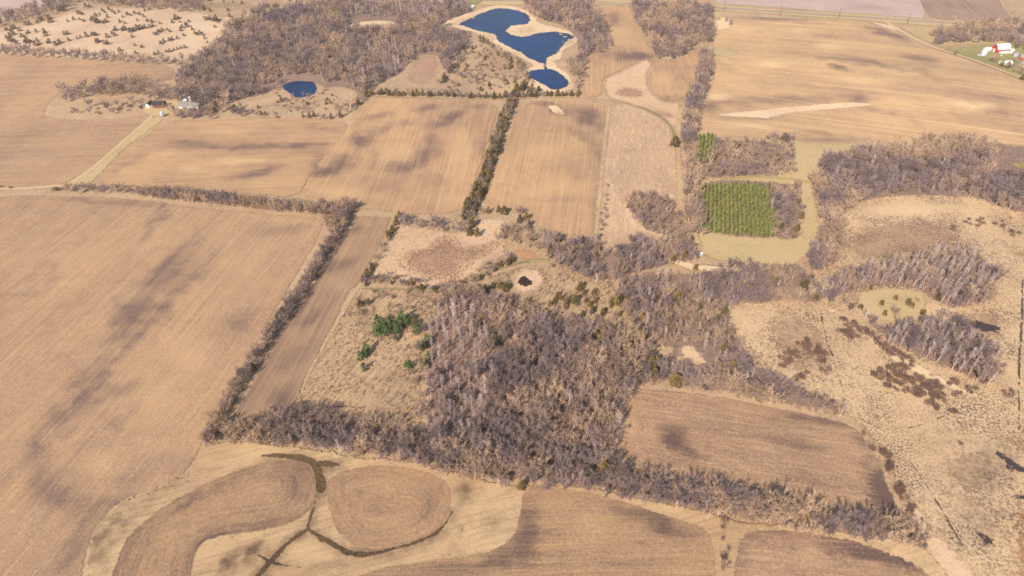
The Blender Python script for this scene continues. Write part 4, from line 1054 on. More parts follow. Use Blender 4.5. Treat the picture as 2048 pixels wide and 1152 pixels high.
wood(zone('squarewood', "in the square wood north of the marshy corner"), [(1262, 30), (1262, 2), (1300, -5), (1425, 0), (1430, 55), (1422, 88), (1398, 86), (1365, 118), (1315, 122), (1290, 76)], 6.6, 9, 14, {BT: 1}, fit=.7)
row('squarewood', [(1420, 40), (1445, 42), (1465, 52)], 8, 6, 5, 9, {BT: 1})
row(zone('lanehedge', "in the tall hedgerow beside the farm lane"), [(1410, 112), (1408, 150), (1395, 185), (1385, 215), (1380, 260), (1378, 310), (1382, 370), (1385, 420), (1392, 470)], 15, 5.4, 8, 13, {BT: .97, AS: .03})
wood(zone('farmbelt', "in the tree belt behind the red barn"), [(1862, 92), (1866, 62), (1915, 45), (1950, 38), (2120, 40), (2120, 112), (2050, 104), (2005, 88), (1960, 91), (1925, 88)], 7, 9, 14, {BT: 1}, fit=.6)
spots(zone('farmyardtree', "in the red barn's farmyard"), BT, [(2022, 138), (2030, 145), (2036, 140), (2040, 150), (1986, 126), (1982, 123), (2028, 128), (2045, 140), (1910, 110, .7)], .8, 1.1)
spots('farmyardtree', CE, [(2002, 133), (2013, 136), (2044, 160)], 1.3, 1.6)
spots(zone('tracktree', "standing alone beside the farm lane"), CE, [(1349, 292, 2.0)], 2, 2)
spots(zone('lakepine', "by the road north of the lake"), 'pine_tree', [(1121, 10, .9)], 1, 1)
wood(zone('stand', "in the shrubby stand north of the pine plantation"), [(1400, 362), (1395, 330), (1428, 270), (1470, 275), (1585, 268), (1598, 350), (1500, 356)], 5.6, 5, 9, {BT: .88, CE: .12}, clump=.3)
wood('stand', [(1540, 470), (1535, 365), (1598, 360), (1614, 478), (1560, 482)], 5.6, 5, 9, {BT: .86, CE: .07, AS: .07}, clump=.15)
wood(zone('northeast', "in the dense wood north of the sedge marsh"), [(1616, 375), (1622, 345), (1655, 308), (1722, 290), (1770, 286), (1810, 286), (1842, 268), (1890, 262), (1940, 268), (2018, 280), (1985, 305), (2005, 330), (2080, 340), (2120, 455), (1992, 418), (1960, 396), (1900, 392), (1820, 388), (1730, 402), (1685, 430), (1692, 475), (1682, 525), (1640, 545), (1598, 545), (1620, 505), (1642, 450), (1640, 400)], 5.4, 9, 14, {BT: .94, AS: .06}, fit=.7,
     excl=[[(1975, 345), (2000, 332), (2010, 345), (1995, 358)]])
wood(zone('aspenband', "in the pale aspen grove south of the sedge marsh"), [(1640, 580), (1645, 560), (1700, 528), (1820, 512), (1868, 488), (1955, 488), (2002, 545), (1996, 592), (1960, 618), (1885, 620), (1865, 604), (1838, 582), (1760, 574), (1700, 590), (1650, 606)], 4.4, 9, 13, {AS: .6, BT: .4}, fit=.6)
wood(zone('aspensouth', "in the aspen grove south of the small green clearing"), [(1770, 690), (1790, 645), (1850, 640), (1895, 625), (1955, 665), (1998, 700), (2006, 745), (1985, 778), (1920, 754), (1850, 722)], 4.6, 9, 13, {AS: .55, BT: .45}, fit=.5)
row('aspensouth', [(1650, 605), (1690, 620), (1730, 645), (1780, 680)], 7, 5, 6, 10, {BT: .7, AS: .2, CE: .1})
spots(zone('clearing', "standing in the small green clearing"), CE, [(1740, 580), (1762, 610), (1768, 632), (1815, 610), (1822, 615), (1900, 585), (1890, 578), (1720, 618), (1875, 600), (1790, 600), (1905, 735), (1918, 728), (1950, 742), (1848, 655)], .7, 1.2)
wood('clearing', [(1770, 640), (1760, 585), (1850, 585), (1855, 645)], 8, 4, 7, {BT: .8, CE: .2}, clump=.45)

# the middle: hedges, marsh edge, scrub
row(zone('longhedge', "in the long hedgerow above the big stubble field"), [(140, 384), (200, 384), (262, 384)], 9, 5, 6, 9, {BT: .9, WB: .1})
row('longhedge', [(0, 378), (60, 376), (120, 382)], 4, 7, 3, 6, {BT: .5, WB: .5}, clump=.4)
row('longhedge', [(285, 388), (360, 396), (450, 405), (540, 412), (600, 420), (655, 426)], 10, 3.6, 6, 9.5, {BT: 1})
row('longhedge', [(640, 424), (680, 430), (705, 415)], 14, 5, 8, 11, {BT: 1})
row(zone('westhedge', "in the hedgerow beside the bare brown strip"), [(704, 415), (670, 475), (620, 560), (575, 625), (530, 690), (490, 755), (455, 810), (432, 855), (425, 872)], 7, 3.3, 6, 9, {BT: .96, CE: .04})
row(zone('shorthedge', "in the short dark row west of the cattail marsh"), [(795, 432), (785, 455), (770, 485), (755, 515), (735, 550), (725, 565)], 5, 4.2, 4, 7, {CE: .5, BT: .5})
row(zone('marshrow', "in the bare row north of the cattail marsh"), [(805, 448), (850, 452), (900, 460), (935, 462)], 11, 4.8, 6, 10, {BT: 1})
row('marshrow', [(935, 440), (965, 425), (1000, 425), (1045, 430)], 7, 5, 6, 9, {BT: .8, CE: .2})
spots('marshrow', CE, [(940, 470), (955, 472), (945, 452), (1040, 445), (1052, 440), (1055, 455)], 1.2, 1.6)
row(zone('knoll', "on the brushy knoll east of the cattail marsh"), [(1012, 470), (1040, 480), (1075, 488), (1108, 494)], 22, 5, 7, 11, {BT: .93, CE: .07})
row(zone('brushrow', "in the thin brush row along the grassy stubble"), [(1214, 372), (1208, 420), (1198, 490)], 3, 5, 3, 6, {BT: .7, WB: .3}, clump=.3)
wood(zone('wedge', "in the brushy wedge inside the grassy stubble"), [(1246, 400), (1262, 385), (1335, 385), (1365, 430), (1390, 485), (1390, 505), (1340, 482), (1290, 462), (1256, 430)], 4.6, 5, 8, {BT: .95, CE: .05}, fit=.5)
wood(zone('crossing', "in the belt of trees north of the track crossing"), [(1080, 515), (1100, 490), (1180, 470), (1228, 495), (1262, 470), (1335, 466), (1395, 492), (1400, 522), (1300, 542), (1230, 560), (1222, 590), (1180, 570), (1130, 545)], 4.8, 6, 11, {BT: .84, CE: .08, AS: .08}, clump=.18,
     excl=[[(1208, 490), (1226, 490), (1224, 600), (1206, 600)], [(1295, 532), (1330, 512), (1400, 525), (1400, 545), (1330, 530)]], pale=[([(1275, 470), (1340, 470), (1350, 510), (1285, 510)], AS, .65)])
wood(zone('middlewood', "in the mixed wood west of the sedge marsh"), [(1228, 590), (1240, 560), (1300, 545), (1400, 545), (1452, 532), (1600, 536), (1650, 566), (1640, 610), (1560, 606), (1470, 612), (1452, 626), (1475, 672), (1512, 730), (1590, 772), (1650, 792), (1692, 810), (1692, 834), (1600, 820), (1450, 792), (1348, 774), (1322, 742), (1340, 702), (1300, 682), (1255, 640)], 4.7, 6, 12, {BT: .8, AS: .12, CE: .08},
     excl=[[(1335, 735), (1345, 700), (1375, 682), (1400, 690), (1425, 725), (1415, 745), (1380, 745)], [(1330, 560), (1360, 560), (1395, 590), (1370, 600)], [(1415, 770), (1440, 770), (1440, 800), (1415, 800)]], clump=.2,
     pale=[([(1400, 690), (1450, 690), (1460, 745), (1420, 745)], AS, .5)])
wood('middlewood', [(1430, 540), (1440, 520), (1480, 512), (1520, 525), (1600, 535), (1600, 560), (1500, 545)], 5.5, 6, 9, {BT: 1}, clump=.3)
CEN = [(845, 860), (850, 800), (852, 740), (856, 640), (900, 590), (950, 585), (1040, 595), (1100, 630), (1180, 645), (1255, 650), (1300, 680), (1340, 735), (1345, 768), (1270, 774), (1250, 802), (1240, 862), (1232, 942), (1100, 955), (930, 948), (860, 922)]
wood(zone('bigoakwood', "in the dense centre wood beside the brown stubble field"), CEN, 4.9, 8, 16, {BT: .9, AS: .05, CE: .05}, clump=.27,
     pale=[([(850, 860), (858, 640), (900, 600), (980, 640), (1000, 760), (960, 840), (930, 930), (880, 900)], AS, .68)])
wood('bigoakwood', [(830, 870), (800, 830), (815, 760), (840, 700), (835, 640), (870, 600), (930, 570), (960, 580), (900, 620), (862, 660), (862, 860)], 6.5, 5, 11, {BT: .9, AS: .1}, clump=.48, fit=.2)
row(zone('southhedge', "in the hedgerow above the grassed waterway"), [(420, 872), (480, 872), (560, 876), (640, 884), (720, 895), (800, 908), (860, 922)], 13, 4.2, 7, 11, {BT: .96, AS: .04})
wood('southhedge', [(430, 868), (450, 845), (560, 822), (615, 806), (760, 830), (850, 855), (855, 915), (700, 892), (560, 876)], 5.2, 6, 10, {BT: 1}, clump=.3, fit=.3)
row(zone('stubblehedge', "in the hedgerow below the brown stubble field"), [(860, 922), (930, 946), (1040, 962), (1140, 962), (1240, 980), (1330, 1000), (1420, 1022)], 11, 4.2, 7, 11, {BT: .86, AS: .1, CE: .04})
row('stubblehedge', [(1230, 950), (1330, 985), (1430, 1010), (1560, 1036), (1700, 1062), (1830, 1078)], 13, 4.4, 7, 12, {BT: .96, AS: .04})
row('stubblehedge', [(1420, 1005), (1470, 1012), (1500, 1018), (1560, 1030)], 10, 4.6, 10, 13, {BT: 1})
row(zone('ditchrow', "in the dark brush row between the two bottom fields"), [(1442, 1035), (1446, 1070), (1450, 1110), (1448, 1160), (1446, 1210)], 3.4, 2.8, 3, 6, {BT: .6, WB: .4})
spots(zone('southlone', "at the south edge of the centre wood"), CE, [(1165, 935, 1.9), (1180, 950, 1.3), (1205, 952, 1.5), (1210, 945, 1.5)], 1, 1.4)
# cedars, each where the photo shows one
CEDARS = [(1115, 595), (1122, 600), (1140, 600), (1150, 606), (1160, 580), (1168, 590), (1188, 588), (1190, 606), (1180, 612), (1185, 625), (1205, 630), (1100, 612), (1108, 608), (1132, 612), (1172, 605), (1222, 615), (1232, 610), (1240, 600), (1252, 598), (1224, 608), (1165, 632), (1240, 632), (1258, 612), (960, 580), (985, 575), (1000, 575), (1012, 580), (945, 585), (970, 585), (720, 612), (738, 608), (1055, 605), (1062, 612), (1046, 622), (830, 652), (1290, 595), (1300, 590), (1310, 605), (1345, 610), (1360, 600), (1375, 612), (1340, 640), (1330, 632), (1320, 520), (1345, 525), (1390, 540), (1140, 505), (1195, 515), (1200, 505)]
spots(zone('meadowcedar', "dotted over the brown meadow east of the small dark pond"), CE, CEDARS, .8, 1.25)
OLIVE = [(1255, 700), (1265, 712), (1275, 722), (1285, 716), (1295, 728), (1262, 735), (1282, 738), (1300, 742), (1310, 735), (1272, 700), (1232, 668), (1250, 676), (1265, 668), (1210, 672), (1195, 670), (1280, 680)]
spots(zone('olivecedar', "in the dense olive clump west of the round straw clearing"), CE, OLIVE, 1.4, 2.0)
wood(zone('meadowscrub', "in the scrub of the brown middle meadow"), [(720, 580), (880, 588), (960, 560), (1100, 525), (1210, 580), (1260, 650), (1100, 640), (1000, 605), (880, 615), (855, 640), (800, 660), (700, 640)], 9, 3, 6, {BT: .6, WB: .4}, clump=.5, fit=.2,
     excl=[[(1020, 590), (1020, 545), (1060, 530), (1100, 545), (1085, 590)]])
row('meadowscrub', [(735, 562), (790, 560), (850, 578), (900, 580), (950, 560), (990, 530)], 10, 3.6, 3, 6, {BT: .62, CE: .18, WB: .2}, clump=.12)
row('meadowscrub', [(980, 545), (1010, 530), (1020, 520)], 8, 5, 4, 7, {BT: .9, CE: .1})
# green pines of the meadow
PINES = [(760, 668), (752, 672), (768, 665), (778, 658), (765, 655), (790, 662), (785, 652), (800, 655), (812, 652), (775, 672), (820, 648), (805, 645), (757, 655), (795, 670), (792, 682), (728, 742), (722, 722), (730, 715), (735, 705), (815, 740), (822, 735), (850, 742), (856, 690), (850, 698), (840, 702), (858, 722), (845, 735), (832, 668), (842, 660)]
for i, q in enumerate(PINES):
    x, y = world_of(q[0], q[1])
    put('pine_tree', x, y, (.98 if i < 14 else .8) * R.uniform(.8, 1.1), zone('pineclump', "in the green clump on the old meadow") if i < 15 else zone('pinelone', "scattered on the old meadow by the centre wood"))
# plantation
PL = [(1390, 374), (1490, 370), (1532, 374), (1546, 422), (1556, 477), (1500, 474), (1430, 468), (1386, 466)]
def rows_in(z, poly, a_px, b_px, nrow, rowgap, treegap, s0, s1):
    ax, ay = map(float, world_of(*a_px)); bx, by = map(float, world_of(*b_px))
    dx, dy = bx - ax, by - ay; m = math.hypot(dx, dy); dx /= m; dy /= m
    for i in range(nrow):
        for j in range(-4, int(m / treegap) + 14):
            x = ax + dy * i * rowgap + dx * j * treegap + R.uniform(-.3, .3); y = ay - dx * i * rowgap + dy * j * treegap + R.uniform(-.6, .6)
            px, py = proj(x, y, float(height(x, y)))
            if bool(inside(poly, np.array([px]), np.array([py]))[0]) and R.random() < .96:
                put('young_pine', x, y, R.uniform(s0, s1), z)
rows_in(zone('plantation', "in the straight rows of the square green plantation"), PL, (1395, 466), (1400, 372), 26, 3.0, 2.0, .85, 1.1)
rows_in(zone('pineblock', "in the small green pine block beside the lane hedgerow"), [(1388, 326), (1396, 278), (1428, 274), (1428, 326)], (1390, 326), (1399, 274), 10, 3.3, 2.8, 1.15, 1.6)
# junipers of the far hillside
JUN = [(14, 61), (30, 58), (24, 58), (40, 62), (52, 50), (60, 50), (75, 46), (80, 42), (85, 40), (100, 38), (102, 45), (122, 15), (130, 12), (138, 12), (120, 22), (130, 22), (155, 26), (160, 28), (165, 30), (172, 14), (180, 15), (136, 44), (148, 40), (160, 40), (168, 43), (185, 38), (183, 42), (190, 45), (195, 43), (196, 46), (207, 47), (212, 45), (216, 36), (240, 44), (246, 35), (54, 68), (58, 66), (45, 74), (26, 70), (14, 77), (20, 74), (20, 82), (28, 84), (34, 88), (50, 86), (54, 84), (58, 86), (73, 65), (90, 66), (92, 72), (130, 70), (136, 69), (72, 92), (80, 89), (75, 82), (95, 87), (100, 86), (112, 91), (120, 87), (138, 82), (155, 78), (162, 76), (174, 74), (186, 71), (192, 71), (194, 86), (198, 84), (210, 88), (216, 89), (215, 75), (225, 68), (230, 72), (245, 62), (228, 62), (250, 60), (6, 92), (8, 98)]
spots(zone('juniper', "dotted over the pale far hillside"), 'juniper_bush', JUN, 1.0, 1.9)
JUN2 = [(262, 64, 1.8), (268, 62, 1.7), (275, 60, 2), (282, 58, 1.6), (290, 57, 1.8), (300, 55, 1.4), (306, 53, 1.4), (232, 61, 1.8), (265, 75, 1.3), (308, 68), (313, 70), (318, 65), (325, 62), (335, 60), (340, 64), (322, 88), (328, 84), (340, 82), (345, 80), (355, 78), (362, 62), (368, 72), (370, 50), (375, 54), (385, 60), (390, 68), (395, 70), (400, 66), (405, 70), (410, 78), (415, 86), (240, 45), (255, 30), (262, 32), (270, 28), (280, 30), (290, 22), (300, 20), (310, 110), (318, 108), (325, 112), (333, 104), (340, 104), (348, 101), (355, 99), (362, 97), (370, 96), (350, 40), (358, 38), (345, 46), (352, 38, 1.9), (360, 45), (408, 36), (414, 40), (420, 38), (426, 42), (430, 40), (435, 44), (440, 42), (378, 44), (372, 48), (295, 43), (288, 34), (305, 45), (320, 48), (275, 42), (250, 48), (238, 25), (225, 24), (218, 20), (230, 28), (210, 26), (205, 22), (200, 30), (192, 33), (430, 55), (365, 56), (270, 92), (240, 102), (272, 108), (284, 95)]
spots('juniper', 'juniper_bush', JUN2, .9, 1.5)
# willow clumps of the marsh
def clump(z, ells, spacing=2.6, s0=.75, s1=1.2):
    for (cx, cy, rx, ry, ang) in ells:
        a = math.radians(ang)
        poly = [(cx + rx * math.cos(t) * math.cos(a) - ry * math.sin(t) * math.sin(a), cy + rx * math.cos(t) * math.sin(a) + ry * math.sin(t) * math.cos(a)) for t in np.linspace(0, 6.283, 14)[:-1]]
        X, Y, px, py = scatter_world(poly, spacing, .4)
        for x, y in zip(X, Y):
            put(WB, x, y, R.uniform(s0, s1), z)
clump(zone('willowchain', "in the red-brown willow chain across the marsh"), [(1682, 640, 8, 6, 0), (1702, 652, 18, 8, 20), (1730, 664, 18, 9, 30), (1760, 690, 18, 9, 40), (1785, 706, 18, 9, 35), (1815, 725, 18, 9, 40), (1690, 665, 16, 7, 20), (1706, 674, 12, 7, 20)])
clump(zone('willowpatch', "in the big willow patch on the marsh"), [(1765, 748, 22, 12, -10), (1795, 740, 20, 12, 0), (1800, 760, 30, 12, 10), (1840, 765, 26, 12, 10), (1870, 775, 20, 12, 20), (1850, 790, 24, 12, 10), (1880, 795, 16, 10, 30), (1905, 768, 14, 8, 0), (1912, 790, 18, 7, 5), (1865, 812, 14, 8, 30), (1825, 785, 22, 9, 10), (1782, 775, 16, 8, 20)])
clump(zone('willowwest', "in the dark willow patch west of the marsh channel"), [(1580, 712, 22, 12, -20), (1606, 690, 14, 8, 0), (1625, 700, 20, 10, 0), (1640, 716, 16, 10, 10), (1575, 730, 18, 8, 0), (1618, 682, 10, 6, 0), (1645, 740, 14, 8, 0), (1595, 756, 10, 6, 0), (1612, 752, 9, 6, 0)], 3.2)
clump(zone('willowedge', "along the curving east edge of the brown stubble field"), [(1725, 864, 6, 5, 50), (1747, 893, 6, 8, 20), (1769, 908, 11, 9, 30), (1774, 935, 9, 9, 60), (1795, 980, 11, 9, 0), (1808, 992, 14, 9, 50), (1818, 1012, 10, 10, 60), (1824, 1026, 7, 7, 0)], 2.3, .7, 1.15)
clump(zone('willowlone', "standing alone on the open sedge marsh"), [(1906, 827, 10, 8, 40), (1918, 890, 6, 4, 0), (2015, 790, 10, 12, 60)], 2.4, .7, 1.0)
clump(zone('willowpool', "beside the dark marsh pool at the east"), [(1930, 650, 16, 8, 0), (1940, 780, 14, 8, 20), (1965, 760, 14, 10, 0), (1975, 745, 12, 8, 0)], 3, .8, 1.1)
clump(zone('willowfar', "in the thin marsh south of the dense wood"), [(1950, 445, 22, 10, 0), (2000, 450, 18, 7, 0), (1905, 455, 10, 6, 0), (2030, 470, 14, 6, 0), (2025, 440, 12, 6, 0)], 4.5, .8, 1.2)

print("plants", len(PLANTS))
LOOK = {
    'bare_tree': ("bare tree", "grey-brown bare tree with twiggy crown"),
    'aspen_tree': ("aspen tree", "slender bare tree with pale trunk"),
    'cedar_tree': ("cedar", "dark olive bushy cedar"),
    'juniper_bush': ("juniper", "small dark juniper"),
    'pine_tree': ("pine tree", "bright green bushy pine"),
    'young_pine': ("young pine", "small olive-green pine"),
    'willow_bush': ("willow bush", "round leafless brown willow bush"),
}
PL_LABEL = {'bare_tree': 'trees', 'aspen_tree': 'pale trees', 'cedar_tree': 'cedars', 'juniper_bush': 'junipers', 'pine_tree': 'pines', 'young_pine': 'pines', 'willow_bush': 'willow bushes'}

def place(p):
    z = float(height(p.x, p.y))
    root = bpy.data.objects.new(p.kind, None)
    COL.objects.link(root)
    root.location = (p.x, p.y, z); root.rotation_euler = (0, 0, p.rz); root.scale = (p.s, p.s, p.sz)
    root.empty_display_size = .2
    cat, look = LOOK[p.kind]
    root["label"] = look + " " + Z[p.zone]; root["category"] = cat
    root["group"] = PL_LABEL[p.kind] + " " + Z[p.zone]
    tm, cm = SHAPES[p.kind][p.var]
    if tm is not None:
        t = bpy.data.objects.new("trunk", tm); COL.objects.link(t); t.parent = root
        c = bpy.data.objects.new("crown", cm); COL.objects.link(c); c.parent = root
    else:
        c = bpy.data.objects.new("stems", cm); COL.objects.link(c); c.parent = root

def gn_stuff(name, meshes, X, Y, Zs, rz, sxy, sz, var, tilt=None):
    """one object of kind stuff: plants set on its own points"""
    col = bpy.data.collections.new(name + "_shapes")
    for i, me in enumerate(meshes):
        o = bpy.data.objects.new("%s_shape.%03d" % (name, i + 1), me); col.objects.link(o)
    n = len(X)
    me = bpy.data.meshes.new(name)
    me.vertices.add(n); me.vertices.foreach_set("co", np.column_stack([X, Y, Zs]).astype(np.float32).ravel())
    a = me.attributes.new("rot", 'FLOAT_VECTOR', 'POINT'); t = np.zeros((n, 3), np.float32); t[:, 2] = rz
    if tilt is not None:
        t[:, :2] = tilt
    a.data.foreach_set("vector", t.ravel())
    a = me.attributes.new("scl", 'FLOAT_VECTOR', 'POINT'); a.data.foreach_set("vector", np.column_stack([sxy, sxy, sz]).astype(np.float32).ravel())
    a = me.attributes.new("variant", 'INT', 'POINT'); a.data.foreach_set("value", np.asarray(var, np.int32))
    o = bpy.data.objects.new(name, me); COL.objects.link(o); o["kind"] = "stuff"
    ng = bpy.data.node_groups.new(name, 'GeometryNodeTree')
    ng.interface.new_socket("Geometry", in_out='INPUT', socket_type='NodeSocketGeometry')
    ng.interface.new_socket("Geometry", in_out='OUTPUT', socket_type='NodeSocketGeometry')
    N, L = ng.nodes.new, ng.links.new
    gi, go = N('NodeGroupInput'), N('NodeGroupOutput')
    ip = N('GeometryNodeInstanceOnPoints'); ci = N('GeometryNodeCollectionInfo')
    ci.inputs["Collection"].default_value = col; ci.inputs["Separate Children"].default_value = True; ci.inputs["Reset Children"].default_value = True
    def na(nm, ty):
        q = N('GeometryNodeInputNamedAttribute'); q.data_type = ty; q.inputs["Name"].default_value = nm
        return q.outputs["Attribute"]
    L(gi.outputs[0], ip.inputs["Points"]); L(ci.outputs[0], ip.inputs["Instance"])
    ip.inputs["Pick Instance"].default_value = True
    L(na("variant", 'INT'), ip.inputs["Instance Index"]); L(na("rot", 'FLOAT_VECTOR'), ip.inputs["Rotation"]); L(na("scl", 'FLOAT_VECTOR'), ip.inputs["Scale"])
    L(ip.outputs[0], go.inputs[0])
    md = o.modifiers.new("plants", 'NODES'); md.node_group = ng
    return o

STUFF_NAME = {'bare_tree': 'far_woods', 'aspen_tree': 'far_aspen_woods', 'cedar_tree': 'far_cedars', 'juniper_bush': 'far_junipers', 'pine_tree': 'far_pines', 'young_pine': 'plantation_mass', 'willow_bush': 'willow_thicket'}
for kind in SHAPES:
    ps = sorted((p for p in PLANTS if p.kind == kind), key=lambda p: p.d / p.s)
    ps = [p for p in ps]
    vis, rest = [], []
    for p in ps:
        px, py = proj(p.x, p.y, float(height(p.x, p.y)) + 3)
        (vis if len(vis) < 300 and 0 < px < 2048 and 0 < py < 1165 else rest).append(p)
    for p in vis:
        place(p)
    if rest:
        X = np.array([p.x for p in rest]); Y = np.array([p.y for p in rest])
        gn_stuff(STUFF_NAME[kind], FAR[kind], X, Y, height(X, Y), [p.rz for p in rest], np.array([p.s for p in rest]), np.array([p.sz for p in rest]), [p.var for p in rest])
    print(kind, len(vis), len(rest))

# ------------------------------------------------------------------ ground cover nobody could count
def cover(name, meshes, polys, s0, s1, clump=0.0, zs=1.0, tilt=.0):
    Xs, Ys = [], []
    for (poly, sp, ex) in polys:
        X, Y, px, py = scatter_world(poly, sp, .5, excl=ex)
        if clump:
            k = fbm(X / 9.0, Y / 9.0, 91) > clump * RS.uniform(.75, 1.15, X.shape)
            X, Y = X[k], Y[k]
        Xs.append(X); Ys.append(Y)
    X, Y = np.concatenate(Xs), np.concatenate(Ys)
    n = len(X)
    s = RS.uniform(s0, s1, n)
    print(name, n)
    return gn_stuff(name, meshes, X, Y, height(X, Y) + .02, RS.uniform(0, 6.283, n), s, s * RS.uniform(.8, 1.2, n) * zs, RS.randint(0, len(meshes), n), RS.normal(0, tilt, (n, 2)) if tilt else None)

MIDW = [(1228, 590), (1240, 560), (1300, 545), (1400, 545), (1452, 532), (1600, 536), (1650, 566), (1640, 610), (1560, 606), (1470, 612), (1452, 626), (1475, 672), (1512, 730), (1590, 772), (1650, 792), (1692, 810), (1692, 834), (1600, 820), (1450, 792), (1348, 774), (1322, 742), (1340, 702), (1300, 682), (1255, 640)]
CLEAR = [(1335, 735), (1345, 700), (1375, 682), (1400, 690), (1425, 725), (1415, 745), (1380, 745)]
SOUTHB = [(412, 878), (440, 845), (560, 828), (610, 812), (760, 835), (860, 870), (930, 940), (1140, 950), (1240, 965), (1420, 1005), (1560, 1026), (1700, 1050), (1835, 1080), (1700, 1070), (1560, 1050), (1420, 1028), (1240, 988), (1140, 972), (930, 955), (860, 928), (700, 902), (560, 888)]
cover("undergrowth", BRUSH, [(CEN, 2.3, []), (MIDW, 2.4, [CLEAR]), (SOUTHB, 2.0, []),
      ([(1090, 500), (1180, 485), (1225, 500), (1290, 474), (1335, 478), (1392, 498), (1398, 520), (1300, 540), (1230, 560), (1180, 560), (1130, 540)], 2.6, [[(1208, 490), (1226, 490), (1224, 600), (1206, 600)]]),
      ([(1248, 398), (1290, 388), (1335, 390), (1362, 430), (1388, 490), (1340, 478), (1290, 460), (1258, 428)], 2.4, []),
      ([(1640, 578), (1700, 552), (1820, 532), (1870, 505), (1955, 508), (1998, 545), (1990, 590), (1960, 615), (1890, 620), (1870, 605), (1840, 582), (1760, 575), (1700, 592)], 2.6, []),
      ([(1690, 610), (1730, 645), (1790, 652), (1855, 648), (1900, 645), (1955, 675), (2000, 715), (1985, 775), (1920, 752), (1850, 722), (1780, 690)], 2.6, []),
      ([(1618, 375), (1650, 322), (1720, 304), (1850, 290), (1940, 288), (2040, 295), (2100, 330), (2100, 460), (1995, 420), (1960, 398), (1820, 392), (1730, 402), (1685, 430), (1692, 470), (1682, 540), (1600, 545), (1642, 450)], 3.2, []),
      ([(1400, 285), (1590, 285), (1592, 352), (1500, 356), (1392, 362)], 3.2, [[(1392, 322), (1398, 275), (1426, 275), (1424, 322)]]), ([(1535, 368), (1600, 368), (1612, 478), (1558, 480)], 3, [])], .7, 1.3, clump=.3)
MEAD = [(722, 585), (800, 580), (880, 590), (960, 560), (1040, 535), (1120, 532), (1215, 548), (1240, 600), (1300, 640), (1260, 668), (1100, 638), (960, 600), (880, 630), (852, 700), (845, 850), (760, 842), (650, 820), (602, 808), (604, 780), (642, 710), (692, 622)]
PONDCUT = [(1022, 585), (1022, 552), (1045, 540), (1075, 545), (1085, 570), (1060, 590)]
UPM = [(722, 585), (800, 580), (880, 590), (960, 560), (1040, 535), (1120, 532), (1215, 548), (1240, 600), (1300, 640), (1260, 668), (1100, 638), (960, 600), (880, 630), (860, 660), (790, 690), (700, 690), (692, 622)]
cover("meadow_brush", BRUSH, [(MEAD, 3.0, [PONDCUT]), (UPM, 2.0, [PONDCUT]), ([(845, 640), (850, 850), (790, 850), (700, 835), (770, 780), (810, 700)], 2.4, [])], .35, 1.0, clump=.45)
cover("meadow_weeds", WEED, [(MEAD, 2.0, [PONDCUT]), ([(755, 510), (780, 455), (1010, 440), (1020, 500), (1000, 530), (900, 578), (850, 580), (730, 575)], 2.6, [])], .6, 1.2, clump=.3)
cover("cattails", CAT, [([(795, 520), (815, 500), (850, 498), (870, 478), (890, 470), (912, 475), (925, 495), (960, 490), (995, 478), (1005, 490), (975, 510), (950, 525), (930, 545), (915, 565), (890, 566), (860, 560), (825, 548), (800, 538)], 1.15, [[(900, 526), (918, 521), (938, 527), (920, 533)]])], .6, 1.1, clump=.2, tilt=.15)
MARSHB = [(1690, 440), (1900, 430), (1965, 500), (1850, 512), (1760, 545), (1690, 535)]
cover("marsh_brush", BRUSH, [(MARSHB, 2.6, []), ([(1470, 640), (1500, 620), (1650, 620), (1690, 800), (1600, 770), (1510, 720)], 5.0, []), ([(1690, 400), (1960, 395), (2048, 430), (2048, 520), (1960, 500), (1900, 430)], 6.0, [])], .45, .95, clump=.42)
EDGEH = [(640, 424), (712, 412), (690, 480), (620, 585), (540, 705), (470, 805), (440, 862), (415, 868), (450, 790), (520, 680), (600, 560), (660, 470)]
LONGH = [(275, 382), (400, 394), (520, 404), (640, 418), (660, 428), (560, 424), (400, 406), (280, 392)]
cover("hedge_brush", BRUSH, [(EDGEH, 1.5, []), (LONGH, 1.6, []), ([(1400, 115), (1412, 115), (1398, 200), (1384, 320), (1398, 480), (1382, 470), (1372, 300), (1382, 200)], 2.6, [])], .6, 1.1, clump=.2)
SEDGEP = [(1660, 410), (1720, 395), (1900, 392), (1960, 388), (2048, 420), (2120, 420), (2120, 1230), (1990, 1230), (1900, 1100), (1830, 1000), (1770, 880), (1700, 825), (1640, 795), (1560, 765), (1505, 725), (1465, 660), (1450, 615), (1600, 600), (1630, 540), (1690, 530), (1695, 470)]
GROVE = [[(1640, 578), (1700, 552), (1820, 532), (1870, 505), (1955, 508), (1998, 545), (1990, 590), (1960, 615), (1890, 620), (1855, 650), (1900, 645), (1955, 675), (2000, 715), (1985, 775), (1920, 752), (1850, 722), (1780, 690), (1690, 615)]]
cover("marsh_sedge", SEDGE, [(SEDGEP, 1.5, GROVE)], .7, 1.5, clump=.36)

# ------------------------------------------------------------------ farm buildings, poles
M['white_roof'] = plain("white_metal_roof", (236, 234, 232), .06, .6, .5, .4)
M['white_wall'] = plain("white_painted_boards", (228, 222, 214), .1, .8)
M['red_wall'] = plain("red_barn_boards", (176, 56, 52), .25, .8)
M['dark_red'] = plain("weathered_red_boards", (118, 58, 50), .3, .8)
M['dark_roof'] = plain("dark_shingle_roof", (62, 56, 60), .25, 1.2)
M['grey_roof'] = plain("grey_metal_roof", (150, 142, 134), .15, .8, .6, .4)
M['green_roof'] = plain("grey_green_roof", (150, 160, 146), .12, .8)
M['galv'] = plain("galvanised_steel", (198, 200, 204), .1, 1.2, .45, .5)
M['glass'] = plain("dark_window", (40, 44, 52), .1, 1, .2, .5)
M['wood_pole'] = plain("weathered_pole", (92, 76, 66), .2, 2)
M['concrete'] = plain("pale_concrete", (214, 206, 194), .12, .6)
M['trim'] = plain("white_trim", (232, 228, 222), .05, 1)

